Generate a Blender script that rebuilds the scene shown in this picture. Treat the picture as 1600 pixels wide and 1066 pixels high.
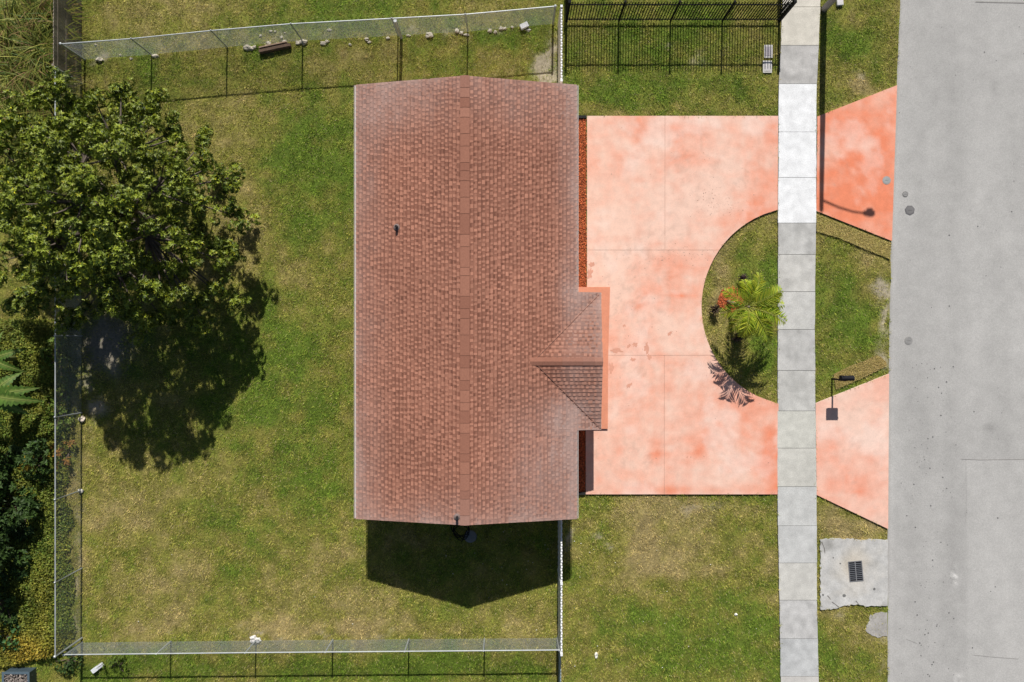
import bpy, bmesh, math, random
import numpy as np
from mathutils import Matrix, Vector
random.seed(7)
RNG = np.random.default_rng(11)
for o in list(bpy.data.objects): bpy.data.objects.remove(o)
SC = bpy.context.scene
COL = SC.collection
R = math.radians

# ------------------------------------------------------------------ camera, sky, sun, exposure
S = 38.0                       # survey scale of the ground plan: plan units per metre
CAM_H = 30.0
cam = bpy.data.cameras.new('camera'); cam_o = bpy.data.objects.new('camera', cam); COL.objects.link(cam_o)
cam_o.location = (0, 0, CAM_H); cam_o.rotation_euler = (0, 0, 0)
cam.sensor_width = 36; cam.lens = 36 * CAM_H / (1600 / S); cam.clip_end = 2000
SC.camera = cam_o
SC.render.resolution_x = 1024; SC.render.resolution_y = 682
SUN_EL = math.atan(0.81)
sun_vec = Vector((0.015, 1.0, 0.81)).normalized()
w = bpy.data.worlds.new('World'); SC.world = w; w.use_nodes = True
nt = w.node_tree; bg = nt.nodes['Background']
sky = nt.nodes.new('ShaderNodeTexSky'); sky.sky_type = 'NISHITA'; sky.sun_disc = False
sky.sun_elevation = SUN_EL; sky.sun_rotation = 0.0
nt.links.new(sky.outputs[0], bg.inputs[0]); bg.inputs[1].default_value = 0.05
sl = bpy.data.lights.new('sun', 'SUN'); sl.energy = 5.0; sl.angle = R(0.5); sl.color = (1.0, 0.955, 0.89)
so = bpy.data.objects.new('sun', sl); COL.objects.link(so); so.location = (0, 30, 40)
so.rotation_euler = sun_vec.to_track_quat('Z', 'Y').to_euler()
SC.view_settings.view_transform = 'Standard'; SC.view_settings.look = 'None'
SC.view_settings.exposure = 0.10; SC.view_settings.gamma = 1.0

# ------------------------------------------------------------------ helpers
def g(px, py, z=0.0): return ((px - 800) / S, (533 - py) / S, z)
def gx(px): return (px - 800) / S
def gy(py): return (533 - py) / S

def _h(xi, yi, seed):
    n = (xi * 374761393 + yi * 668265263 + seed * 974634777) & 0xffffffff
    n = ((n ^ (n >> 13)) * 1274126177) & 0xffffffff
    n = (n ^ (n >> 16)) & 0xffff
    return n / 65535.0
def vnoise(x, y, seed=0):
    x = np.asarray(x, float); y = np.asarray(y, float)
    xi = np.floor(x).astype(np.int64); yi = np.floor(y).astype(np.int64)
    fx = x - xi; fy = y - yi; fx = fx * fx * (3 - 2 * fx); fy = fy * fy * (3 - 2 * fy)
    a = _h(xi, yi, seed); b = _h(xi + 1, yi, seed); c = _h(xi, yi + 1, seed); d = _h(xi + 1, yi + 1, seed)
    return (a * (1 - fx) + b * fx) * (1 - fy) + (c * (1 - fx) + d * fx) * fy
def fbm(x, y, sc, oc=4, seed=0):
    t = 0; amp = 1; tot = 0
    for i in range(oc):
        t = t + amp * vnoise(np.asarray(x) * sc * 2 ** i + 17.3 * i, np.asarray(y) * sc * 2 ** i - 9.1 * i, seed + i); tot += amp; amp *= .55
    return t / tot
def lerp(a, b, t):
    t = np.clip(t, 0, 1)[..., None]; return np.asarray(a) * (1 - t) + np.asarray(b) * t
def blob(px, py, cx, cy, rx, ry):
    return np.exp(-(((px - cx) / rx) ** 2 + ((py - cy) / ry) ** 2))
def inpoly(x, y, poly):
    r = np.zeros(np.shape(x), bool); n = len(poly)
    for i in range(n):
        x1, y1 = poly[i]; x2, y2 = poly[(i + 1) % n]
        if y1 == y2: continue
        c = ((y1 > y) != (y2 > y)) & (x < (x2 - x1) * (y - y1) / (y2 - y1) + x1); r ^= c
    return r
def SR(r, g_, b):             # display colour -> linear
    f = lambda c: (c / 255 / 12.92) if c / 255 <= .04045 else ((c / 255 + .055) / 1.055) ** 2.4
    return (f(r), f(g_), f(b))

def vc_mat(name, rough=.85, nscale=6.0, namt=.15, bump=.0, bscale=40., trans=0.0, metal=0.0, spec=.3, fine=0.0, fscale=60.):
    m = bpy.data.materials.new(name); m.use_nodes = True; t = m.node_tree; b = t.nodes['Principled BSDF']
    at = t.nodes.new('ShaderNodeAttribute'); at.attribute_name = 'Col'
    col = at.outputs['Color']
    tc = t.nodes.new('ShaderNodeTexCoord')
    for sc, am in ((nscale, namt), (fscale, fine)):
        if am <= 0: continue
        nz = t.nodes.new('ShaderNodeTexNoise'); nz.inputs['Scale'].default_value = sc; nz.inputs['Detail'].default_value = 5
        t.links.new(tc.outputs['Object'], nz.inputs['Vector'])
        mr = t.nodes.new('ShaderNodeMapRange'); mr.inputs[1].default_value = .3; mr.inputs[2].default_value = .7
        mr.inputs[3].default_value = 1 - am; mr.inputs[4].default_value = 1 + am
        t.links.new(nz.outputs['Fac'], mr.inputs[0])
        mx = t.nodes.new('ShaderNodeVectorMath'); mx.operation = 'SCALE'
        t.links.new(col, mx.inputs[0]); t.links.new(mr.outputs[0], mx.inputs['Scale']); col = mx.outputs[0]
    t.links.new(col, b.inputs['Base Color'])
    b.inputs['Roughness'].default_value = rough; b.inputs['Metallic'].default_value = metal
    b.inputs['Specular IOR Level'].default_value = spec
    if bump > 0:
        nb = t.nodes.new('ShaderNodeTexNoise'); nb.inputs['Scale'].default_value = bscale; nb.inputs['Detail'].default_value = 4
        t.links.new(tc.outputs['Object'], nb.inputs['Vector'])
        bp = t.nodes.new('ShaderNodeBump'); bp.inputs['Strength'].default_value = bump; bp.inputs['Distance'].default_value = .02
        t.links.new(nb.outputs['Fac'], bp.inputs['Height']); t.links.new(bp.outputs[0], b.inputs['Normal'])
    if trans > 0:
        tr = t.nodes.new('ShaderNodeBsdfTranslucent'); t.links.new(col, tr.inputs['Color'])
        ms = t.nodes.new('ShaderNodeMixShader'); ms.inputs[0].default_value = trans
        out = t.nodes['Material Output']
        t.links.new(b.outputs[0], ms.inputs[1]); t.links.new(tr.outputs[0], ms.inputs[2]); t.links.new(ms.outputs[0], out.inputs['Surface'])
    return m
M = {
 'lawn':  vc_mat('lawn_soil', .95, 9., .22, .6, 30., fine=.25, fscale=45.),
 'blade': vc_mat('grass_blade', .75, 1., 0, trans=.25, spec=.2),
 'leaf':  vc_mat('leaf', .5, 1., 0, trans=.06, spec=.35),
 'leafm': vc_mat('leaf_matte', .6, 1., 0, trans=.25, spec=.3),
 'bark':  vc_mat('bark', .9, 5., .3, .5, 25.),
 'conc':  vc_mat('concrete', .9, 3.1, .11, .2, 60., fine=.13, fscale=26.),
 'paint': vc_mat('painted_concrete', .8, 3.5, .055, .08, 60., fine=.06, fscale=24.),
 'road':  vc_mat('road_asphalt', .92, 2.0, .04, .25, 60., fine=.16, fscale=34.),
 'shing': vc_mat('asphalt_shingle', .93, 18., .09, .25, 120.),
 'wall':  vc_mat('stucco', .9, 3., .04, .2, 80.),
 'wood':  vc_mat('weathered_wood', .9, 9., .25, .3, 40.),
 'metal': vc_mat('galvanised', .5, 4., .12, metal=.35, spec=.5),
 'black': vc_mat('black_paint', .7, 6., .15, spec=.06),
 'white': vc_mat('white_vinyl', .5, 4., .06, spec=.4),
 'rock':  vc_mat('limestone', .95, 14., .22, .5, 30.),
 'mulch': vc_mat('mulch_chips', .9, 12., .25),
 'plast': vc_mat('plastic', .45, 8., .1, spec=.4),
 'glass': vc_mat('window_glass', .08, 1., 0, spec=.6),
}

def setcol(me, col):
    n = len(me.vertices)
    a = me.attributes.new('Col', 'FLOAT_COLOR', 'POINT')
    c = np.ones((n, 4), np.float32); c[:, :3] = np.asarray(col, np.float32)
    a.data.foreach_set('color', c.ravel())

def link(name, me, mat=None, parent=None, loc=None):
    o = bpy.data.objects.new(name, me); COL.objects.link(o)
    if mat is not None and len(me.materials) == 0: me.materials.append(mat)
    if parent is not None:
        o.parent = parent
        l = world_loc(parent)
        o.matrix_parent_inverse = Matrix.Translation(-l)
    if loc is not None: o.location = loc
    return o
WLOC = {}
def world_loc(p): return WLOC.get(p.name, Vector((0, 0, 0)))

def np_mesh(name, V, F, C, mat, parent=None, smooth=False):
    V = np.asarray(V, np.float32); F = np.asarray(F, np.int32); k = F.shape[1]
    me = bpy.data.meshes.new(name)
    me.vertices.add(len(V)); me.vertices.foreach_set('co', V.ravel())
    me.loops.add(F.size); me.loops.foreach_set('vertex_index', F.ravel())
    me.polygons.add(len(F)); me.polygons.foreach_set('loop_start', np.arange(0, F.size, k, dtype=np.int32))
    me.update(calc_edges=True)
    setcol(me, C)
    if smooth: me.polygons.foreach_set('use_smooth', np.ones(len(F), bool))
    return link(name, me, mat, parent)

class MB:
    def __init__(s): s.v = []; s.f = []; s.c = []
    def add(s, V, F, c):
        b = len(s.v); s.v += [tuple(p) for p in V]; s.f += [tuple(i + b for i in f) for f in F]
        s.c += [tuple(c)] * len(V); return s
    def box(s, x0, x1, y0, y1, z0, z1, c, M4=None):
        V = [Vector(p) for p in ((x0,y0,z0),(x1,y0,z0),(x1,y1,z0),(x0,y1,z0),(x0,y0,z1),(x1,y0,z1),(x1,y1,z1),(x0,y1,z1))]
        if M4 is not None: V = [M4 @ p for p in V]
        return s.add(V, [(3,2,1,0),(4,5,6,7),(0,1,5,4),(1,2,6,5),(2,3,7,6),(3,0,4,7)], c)
    def tube(s, pts, rad, c, n=8, cap=True):
        pts = [Vector(p) for p in pts]; rad = list(rad) if hasattr(rad, '__len__') else [rad] * len(pts)
        V = []; F = []; ref = None
        for i, p in enumerate(pts):
            d = (pts[min(i+1, len(pts)-1)] - pts[max(i-1, 0)]).normalized()
            if ref is None: ref = Vector((0, 0, 1)) if abs(d.z) < .9 else Vector((1, 0, 0))
            a = d.cross(ref).normalized(); b = a.cross(d).normalized(); ref = b
            for k in range(n):
                t = 2 * math.pi * k / n; V.append(p + (a * math.cos(t) + b * math.sin(t)) * rad[i])
        for i in range(len(pts) - 1):
            for k in range(n):
                F.append((i*n + k, i*n + (k+1) % n, (i+1)*n + (k+1) % n, (i+1)*n + k))
        if cap: F += [tuple(range(n))[::-1], tuple((len(pts)-1)*n + k for k in range(n))]
        return s.add(V, F, c)
    def prism(s, poly, z0, z1, c):
        n = len(poly); V = [(x, y, z0) for x, y in poly] + [(x, y, z1) for x, y in poly]
        F = [tuple(range(n))[::-1], tuple(range(n, 2*n))] + [(i, (i+1) % n, n + (i+1) % n, n + i) for i in range(n)]
        return s.add(V, F, c)
    def mesh(s, name, smooth=False):
        me = bpy.data.meshes.new(name); me.from_pydata(s.v, [], s.f); me.update(); setcol(me, s.c)
        bm = bmesh.new(); bm.from_mesh(me); bmesh.ops.recalc_face_normals(bm, faces=bm.faces); bm.to_mesh(me); bm.free()
        if smooth: me.polygons.foreach_set('use_smooth', [True] * len(me.polygons))
        return me
    def build(s, name, mat, parent=None, smooth=False, loc=None):
        return link(name, s.mesh(name, smooth), mat, parent, loc)

def tag(o, label=None, cat=None, group=None, kind=None):
    if label: o['label'] = label
    if cat: o['category'] = cat
    if group: o['group'] = group
    if kind: o['kind'] = kind
    return o
def thing(name, loc, label, cat, group=None):
    o = bpy.data.objects.new(name, None); COL.objects.link(o); o.location = loc; o.empty_display_size = .2
    WLOC[o.name] = Vector(loc); return tag(o, label, cat, group)

def poly_slab(name, poly_px, z0, z1, colfn, mat, parent=None, cell=.2, side=None):
    poly = [(gx(x), gy(y)) for x, y in poly_px]
    bm = bmesh.new()
    vs = [bm.verts.new((x, y, z1)) for x, y in poly]
    f = bm.faces.new(vs); bmesh.ops.triangulate(bm, faces=[f])
    xs = [p[0] for p in poly]; ys = [p[1] for p in poly]
    if cell:
        for a in np.arange(min(xs) + cell * .7, max(xs), cell):
            bmesh.ops.bisect_plane(bm, geom=bm.verts[:] + bm.edges[:] + bm.faces[:], plane_co=(a, 0, 0), plane_no=(1, 0, 0))
        for a in np.arange(min(ys) + cell * .7, max(ys), cell):
            bmesh.ops.bisect_plane(bm, geom=bm.verts[:] + bm.edges[:] + bm.faces[:], plane_co=(0, a, 0), plane_no=(0, 1, 0))
    bmesh.ops.recalc_face_normals(bm, faces=bm.faces)
    if sum(fc.normal.z for fc in bm.faces) < 0: bmesh.ops.reverse_faces(bm, faces=bm.faces)
    ntop = len(bm.verts); area = sum(poly[i-1][0]*poly[i][1] - poly[i][0]*poly[i-1][1] for i in range(len(poly)))
    for i in range(len(poly)):
        a = poly[i]; b = poly[(i+1) % len(poly)]
        if area < 0: a, b = b, a
        q = [bm.verts.new((*a, z0)), bm.verts.new((*b, z0)), bm.verts.new((*b, z1)), bm.verts.new((*a, z1))]
        bm.faces.new(q)
    me = bpy.data.meshes.new(name); bm.to_mesh(me); bm.free()
    co = np.zeros(len(me.vertices) * 3); me.vertices.foreach_get('co', co); co = co.reshape(-1, 3)
    C = colfn(co[:, 0], co[:, 1]) if callable(colfn) else np.tile(np.asarray(colfn), (len(co), 1))
    C = np.array(C)
    if side is not None: C[ntop:] = side
    setcol(me, C)
    return link(name, me, mat, parent)

def leaf_np(P, D, N, L, W, C, fold=.12, droop=.1):
    """folded two-triangle leaves: base point, direction, upward normal, length, width, colour"""
    P = np.asarray(P); D = D / np.linalg.norm(D, axis=1, keepdims=True)
    Sd = np.cross(D, N); Sd /= np.linalg.norm(Sd, axis=1, keepdims=True) + 1e-9
    U = np.cross(Sd, D)
    L = np.asarray(L)[:, None]; W = np.asarray(W)[:, None]
    m = P + D * L * .45
    V = np.stack([P, m + Sd * W * .5 + U * W * fold, P + D * L - U * L * droop, m - Sd * W * .5 + U * W * fold], 1).reshape(-1, 3)
    n = len(P); b = np.arange(n)[:, None] * 4
    F = np.concatenate([b + np.array([0, 1, 2]), b + np.array([0, 2, 3])], 0)
    return V, F, np.repeat(C, 4, axis=0)
def rand_dirs(n, zmin=-1.0):
    z = RNG.uniform(zmin, 1, n); t = RNG.uniform(0, 2 * np.pi, n); r = np.sqrt(1 - z * z)
    return np.stack([r * np.cos(t), r * np.sin(t), z], 1)

# ------------------------------------------------------------------ plan outlines
CX, CY, CR = 1251.0, 479.5, 155.6           # planting island arc
def arc(y0, y1, n=24):
    return [(CX - math.sqrt(max(CR**2 - (y - CY)**2, 0)), y) for y in np.linspace(y0, y1, n)]
SWY = [-400, 0, 100, 130, 330, 520, 630, 780, 940, 1066, 1500]
SWL = [1240, 1222, 1218, 1216, 1215, 1214.5, 1214, 1214, 1217, 1219, 1226]
SWR = [1300, 1281, 1277, 1275, 1274, 1272, 1273, 1275, 1275.5, 1278, 1286]
RDY = [-900, 0, 140, 380, 580, 826, 1066, 1900]
RDL = [1445, 1406, 1400.5, 1392, 1388, 1386.5, 1386, 1386]
swl = lambda y: float(np.interp(y, SWY, SWL)); swr = lambda y: float(np.interp(y, SWY, SWR)); rdl = lambda y: float(np.interp(y, RDY, RDL))
DRIVE = [(917, 182), (1215, 182)] + arc(328.3, 631) + [(1214, 772), (915, 772), (915, 669), (944, 667), (944, 452), (917, 449)]
APN = [(1276, 183), (1400.5, 134), (1392.5, 377), (1274.5, 330)]
APS = [(1273.5, 630), (1388, 584), (1386.5, 826), (1275, 773)]
STORM = [(1281, 843), (1300, 841), (1340, 842.5), (1386.3, 843), (1386, 946), (1352, 947), (1338, 944), (1318, 946), (1305, 951), (1281, 953)]
PATCH = [(1359, 960), (1372, 957), (1386, 957), (1386, 994), (1372, 996), (1356, 991), (1353, 984), (1357, 972)]
def rough(poly, amp, step, seed, keepx=1384):
    rr = random.Random(seed); out = []
    for i in range(len(poly)):
        a, b = poly[i], poly[(i + 1) % len(poly)]; L = math.hypot(b[0] - a[0], b[1] - a[1]); n = max(1, int(L / step))
        for k in range(n):
            x, y = a[0] + (b[0] - a[0]) * k / n, a[1] + (b[1] - a[1]) * k / n
            q = 0 if x > keepx else amp
            out.append((x + rr.uniform(-q, q), y + rr.uniform(-q, q)))
    return out
STORM = rough(STORM, 1.1, 4, 3); PATCH = rough(PATCH, 1.3, 3, 5)
SODN = [(1275, 334), (1320, 352), (1360, 368), (1391.5, 380), (1389.5, 405), (1372, 398), (1345, 387), (1310, 372), (1275, 362)]
SODS = [(1302, 585), (1330, 571), (1352, 564), (1368, 556), (1374, 557), (1384, 566), (1384, 572), (1350, 589), (1306, 608)]
HOUSE = [(-5.45, -6.3), (2.05, -6.3), (2.05, 9.25), (-5.45, 9.25)]

# ------------------------------------------------------------------ lawn colour map (dry, lush and bare places of the turf)
LUSH = [(500,270,80,120,.55),(470,230,60,60,.2),(430,560,60,130,.45),(500,690,70,90,.3),(1150,985,120,90,.7),(1020,1010,110,60,.45),
 (600,1046,330,26,.75),(250,1046,150,22,.5),(1340,60,60,80,.45),(1050,70,180,70,.55),(1100,150,160,40,.4),(960,150,60,30,.25),(1180,400,35,60,.6),(1190,560,35,60,.5),
 (1310,470,45,90,.65),(1345,520,40,60,.3),(1300,600,30,30,.5),(1335,1030,60,30,.4),(700,940,90,50,.3),(640,890,90,40,.25),(560,40,200,14,.3),(430,80,60,30,.25),(380,600,60,80,.3),
 (760,70,80,30,.25),(820,60,40,30,.3),(160,900,40,50,.3),(290,700,60,40,.2),(480,760,60,60,.25),(950,990,60,60,.25)]
DRY = [(230,800,60,70,.35),(340,920,130,60,.32),(600,930,130,50,.28),(500,980,400,14,.4),(450,180,120,40,.15),(680,95,90,35,.35),(480,105,60,30,.25),(780,110,60,20,.3),
 (980,860,120,50,.35),(1080,800,130,18,.5),(1050,900,120,40,.3),(1125,440,22,60,.6),(1150,370,50,30,.35),(1360,400,40,30,.45),(1350,140,30,14,.9),(1330,170,20,8,.5),
 (1340,820,60,20,.75),(1300,960,40,20,.5),(1360,1000,40,30,.35),(960,170,70,8,.5),(1050,175,90,6,.4),(390,360,30,60,.35),(350,200,40,60,.2),(390,300,20,120,.2),(180,30,80,30,.25),(300,20,80,30,.2),
 (880,1040,30,20,.35),(900,1005,25,25,.4),(975,1018,15,10,.6),(160,640,50,50,.35),(130,880,12,120,.35),(1365,450,22,40,.4)]
SOIL = [(856,88,14,32,1.0),(862,120,14,16,.9),(843,64,8,10,.6),(942,832,16,12,.6),(955,852,10,10,.5),(1080,798,60,14,.35),(897,835,9,16,.8),(1374,450,12,32,.9),(1380,500,9,50,.8),(1383,560,10,16,.9),
 (1365,430,18,16,.35),(1352,125,8,10,.5),(1325,968,16,10,.5),(1040,66,6,8,.8),(1092,90,22,14,.4),(170,545,46,48,.9),(150,640,26,22,.7),(135,600,16,60,.5),(425,55,26,14,.45),(156,95,16,6,.6),(120,900,5,140,.5),
 (205,68,60,9,.4),(350,58,50,9,.4),(505,60,20,8,.35),(640,54,30,4,.5),(670,57,90,4,.35),(780,44,40,6,.35),(120,112,14,20,.6),(400,992,12,6,.8),(1350,85,6,5,.5),(500,990,360,4,.3),(345,1012,12,5,.4),(1000,125,20,10,.15),
 (890,60,10,20,.3),(905,78,14,10,.35),(1385,1000,10,80,.35),(120,965,14,30,.4)]
def lawn_maps(x, y):
    px = 800 + S * x; py = 533 - S * y
    px = px + 22 * (fbm(x, y, .9, 3, 5) - .5) * 2; py = py + 22 * (fbm(x, y, .9, 3, 9) - .5) * 2
    d = .49 + .55 * (fbm(x, y, .35, 4, 21) - .5) * 1.6 + 1.15 * (fbm(x, y, 1.6, 4, 31) - .5)
    for a in LUSH: d = d - a[4] * .62 * blob(px, py, *a[:4])
    for a in DRY: d = d + a[4] * .75 * blob(px, py, *a[:4])
    s = np.zeros_like(d)
    for a in SOIL: s = np.maximum(s, a[4] * blob(px, py, *a[:4]))
    s = np.clip((s + .7 * (fbm(x, y, 2.2, 3, 44) - .5) - .22) * 1.7, 0, .85)
    return np.clip(d, 0, 1.15), s
GREEN, OLIVE, TAN = (.180, .275, .030), (.345, .328, .066), (.53, .42, .180)
def turf_col(d):
    c = lerp(GREEN, OLIVE, d / .55)
    return lerp(c, TAN, np.clip((d - .55) / .6, 0, 1))
SOILC = (.40, .345, .26)

# ------------------------------------------------------------------ ground sheet
def build_ground():
    xs = np.concatenate([[-400, -150, -60, -35], np.arange(-27, 16.3, .14), [22, 45, 150, 400]])
    ys = np.concatenate([[-400, -150, -60, -28], np.arange(-19, 19.01, .14), [28, 60, 150, 400]])
    X, Y = np.meshgrid(xs, ys); x = X.ravel(); y = Y.ravel()
    z = .035 * (fbm(x, y, 1.1, 3, 3) - .5) + .02 * (fbm(x, y, 5., 2, 8) - .5)
    z = np.where((np.abs(x) > 28) | (np.abs(y) > 20), -.03, z) - .01
    d, s = lawn_maps(x, y)
    c = turf_col(d) * .55
    c = c * (.45 + 1.1 * fbm(x, y, 3., 4, 77))[:, None]
    so_ = np.array(SOILC) * (.75 + .45 * fbm(x, y, 3., 4, 70))[:, None]
    c = c * (1 - s[:, None]) + so_ * s[:, None]
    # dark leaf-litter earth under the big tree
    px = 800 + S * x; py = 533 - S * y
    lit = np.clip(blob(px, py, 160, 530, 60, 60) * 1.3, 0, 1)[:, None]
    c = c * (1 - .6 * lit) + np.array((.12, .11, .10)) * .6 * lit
    nx = len(xs); i = np.arange(len(x)).reshape(X.shape)
    F = np.stack([i[:-1, :-1], i[:-1, 1:], i[1:, 1:], i[1:, :-1]], -1).reshape(-1, 4)
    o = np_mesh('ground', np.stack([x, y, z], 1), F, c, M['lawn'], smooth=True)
    tag(o, kind='structure')
build_ground()

def hard_mask(px, py, pad=0):
    m = inpoly(px, py, DRIVE) | inpoly(px, py, APN) | inpoly(px, py, APS) | inpoly(px, py, STORM)
    e = .04 * S + 0 * px
    m |= (px > np.interp(py, SWY, SWL) + .3) & (px < np.interp(py, SWY, SWR) - .3)
    m |= px > np.interp(py, RDY, RDL) - .5
    m |= (px > 880) & (px < 952) & (py > 184) & (py < 772)
    m |= (px > 800 - 5.45 * S) & (px < 800 + 2.05 * S) & (py > 533 - 9.25 * S) & (py < 533 + 6.3 * S)
    return m
def build_grass(n=1000000):
    x = RNG.uniform(-23.5, 16.3, n); y = RNG.uniform(-16.2, 16.2, n)
    px = 800 + S * x; py = 533 - S * y
    jx = 2.6 * (fbm(x, y, 5., 2, 610) - .5) * 2; jy = 2.6 * (fbm(x, y, 5., 2, 620) - .5) * 2
    real = hard_mask(px, py); keep = ~hard_mask(px + jx, py + jy)
    keep &= ~((px > 800 - 5.45 * S) & (px < 876) & (py > 533 - 9.25 * S) & (py < 770)) & ~((px > 876) & (px < 952) & (py > 184) & (py < 771))
    real |= hard_mask(px + .6, py) | hard_mask(px - .6, py)
    rz = np.where(real, .05, -.012)
    keep &= ~(blob(px, py, 1140, 468, 21, 21) > .42)
    keep &= ~(inpoly(px, py, SODN) | inpoly(px, py, SODS))
    keep &= ~(inpoly(px, py, PATCH) & (RNG.random(n) < .80))
    d, s = lawn_maps(x, y)
    keep &= RNG.uniform(0, 1, n) > s * 1.05
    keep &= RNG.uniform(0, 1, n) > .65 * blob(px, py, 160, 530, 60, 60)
    x, y, d, px, py, rz = x[keep], y[keep], d[keep], px[keep], py[keep], rz[keep]; n = len(x)
    clump = fbm(x, y, 7., 2, 90); tuft = vnoise(x * 13, y * 13, 91)
    L = RNG.uniform(.05, .115, n) * (.6 + .9 * clump) * (1.15 - .25 * d)
    W = RNG.uniform(.014, .026, n)
    a = RNG.uniform(0, 2 * np.pi, n); el = RNG.uniform(.25, 1.15, n)
    D = np.stack([np.cos(a) * np.cos(el), np.sin(a) * np.cos(el), np.sin(el)], 1)
    b = a + np.pi / 2 + RNG.uniform(-.5, .5, n)
    Sd = np.stack([np.cos(b), np.sin(b), RNG.uniform(-.3, .3, n)], 1)
    P = np.stack([x, y, rz], 1)
    V = np.stack([P - Sd * W[:, None] / 2, P + Sd * W[:, None] / 2, P + D * L[:, None]], 1).reshape(-1, 3)
    dd = np.clip(d + RNG.normal(0, .17, n) + .5 * (tuft - .5), 0, 1.15)
    c = turf_col(dd) * (RNG.uniform(.45, 1.55, n) * (.36 + .95 * clump + .36 * tuft))[:, None]
    straw = RNG.uniform(0, 1, n) < .05 + .07 * d
    c[straw] = np.array((.50, .43, .22)) * RNG.uniform(.7, 1.2, straw.sum())[:, None]
    F = np.arange(3 * n).reshape(-1, 3)
    o = np_mesh('lawn_grass', V, F, np.repeat(c, 3, 0), M['blade'])
    tag(o, 'short patchy green and straw coloured lawn grass around the house', 'grass', kind='stuff')

# ------------------------------------------------------------------ road, sidewalk, driveway
def road_col(x, y):
    px = 800 + S * x; py = 533 - S * y
    v = .40 + .035 * (fbm(x, y * .12, 1.1, 4, 3) - .5) * 2 + .03 * (fbm(x, y * .5, .4, 3, 4) - .5) * 2 + .03 * (fbm(x, y, 2.5, 3, 6) - .5) * 2
    v = v - .03 * np.exp(-((px - 1490) / 22.) ** 2) - .022 * np.exp(-((px - 1432) / 18.) ** 2)
    v = v + .035 * np.exp(-((px - rdl_np(py)) / 9.) ** 2)
    v = v + .03 * ((px > 1508) & (py > 718))
    for cx, cy, rx, ry, am in ((1545,668,10,7,.09),(1552,136,7,12,.06),(1460,158,6,10,.04),(1440,640,25,60,.03),(1450,720,30,50,.03),(1475,150,25,60,.02)):
        v = v - am * blob(px, py, cx, cy, rx, ry)
    wp = np.maximum(blob(px, py, 1491, 900, 4, 12), blob(px, py, 1497, 1062, 5, 9)) * (fbm(x, y, 9, 3, 2) > .46)
    v = v + .30 * wp
    return np.stack([v * 1.02, v * 1.0, v * .965], 1)
rdl_np = lambda py: np.interp(py, RDY, RDL)
def build_road():
    ys = np.concatenate([np.arange(-3000, -140, 260), np.arange(-140, 1210, 5), np.arange(1210, 4000, 260)])
    cols = np.concatenate([[0, 3], np.arange(6, 330, 5), [420, 560, 700]])
    Yp, Cp = np.meshgrid(ys, cols, indexing='ij'); Xp = rdl_np(Yp) + Cp
    x = (Xp - 800).ravel() / S; y = (533 - Yp).ravel() / S
    z = np.full_like(x, .045); z[(Cp == 0).ravel()] = -.03
    z = z + np.where((Cp > 0).ravel(), .004 * (fbm(x, y, 2., 2, 1) - .5), 0)
    i = np.arange(x.size).reshape(Xp.shape)
    F = np.stack([i[:-1, :-1], i[1:, :-1], i[1:, 1:], i[:-1, 1:]], -1).reshape(-1, 4)
    o = np_mesh('road', np.stack([x, y, z], 1), F, road_col(x, y), M['road']); tag(o, kind='structure')
    # pits, tar spots and seams
    mb = MB()
    for k in range(230):
        if k < 150: cx = random.gauss(1452, 22); cy = random.uniform(560, 1066)
        else: cx = random.uniform(1400, 1640); cy = random.uniform(-60, 1120)
        r = random.choice([.4, .5, .6, .7, .9, 1.3]) / S; t = random.random() * 6
        if cx < rdl(cy) + 4: continue
        X, Y, _ = g(cx, cy)
        mb.add([(X + r * math.cos(t + j * 1.047) * random.uniform(.6, 1.2), Y + r * math.sin(t + j * 1.047) * random.uniform(.6, 1.2), .0515) for j in range(6)], [tuple(range(6))], (.12,) * 3)
    p = mb.build('road_pits', M['road'], o); tag(p, kind='stuff')
    def seam(pts, wdt, c):
        m = MB()
        for a, b in zip(pts[:-1], pts[1:]):
            A = Vector(g(*a, .0512)); B = Vector(g(*b, .0512)); n = (B - A).normalized().cross(Vector((0, 0, 1))) * wdt / 2
            m.add([A - n, B - n, B + n, A + n], [(0, 1, 2, 3)], c)
        m.build('seam', M['road'], o)
    seam([(1500, 717), (1530, 718.5), (1566, 718), (1600, 717.5), (1660, 718)], .02, (.27, .255, .24))
    seam([(1523, 4), (1560, 5), (1610, 6), (1660, 6)], .04, (.24, .23, .22))
    seam([(1508, 718), (1509, 780), (1507.5, 820)], .010, (.35, .34, .33))
    seam([(1520, 1023), (1550, 1026), (1590, 1029)], .018, (.27, .26, .25))
    seam([(1415, 998), (1432, 1005)], .015, (.3, .29, .28))
build_road()

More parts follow.
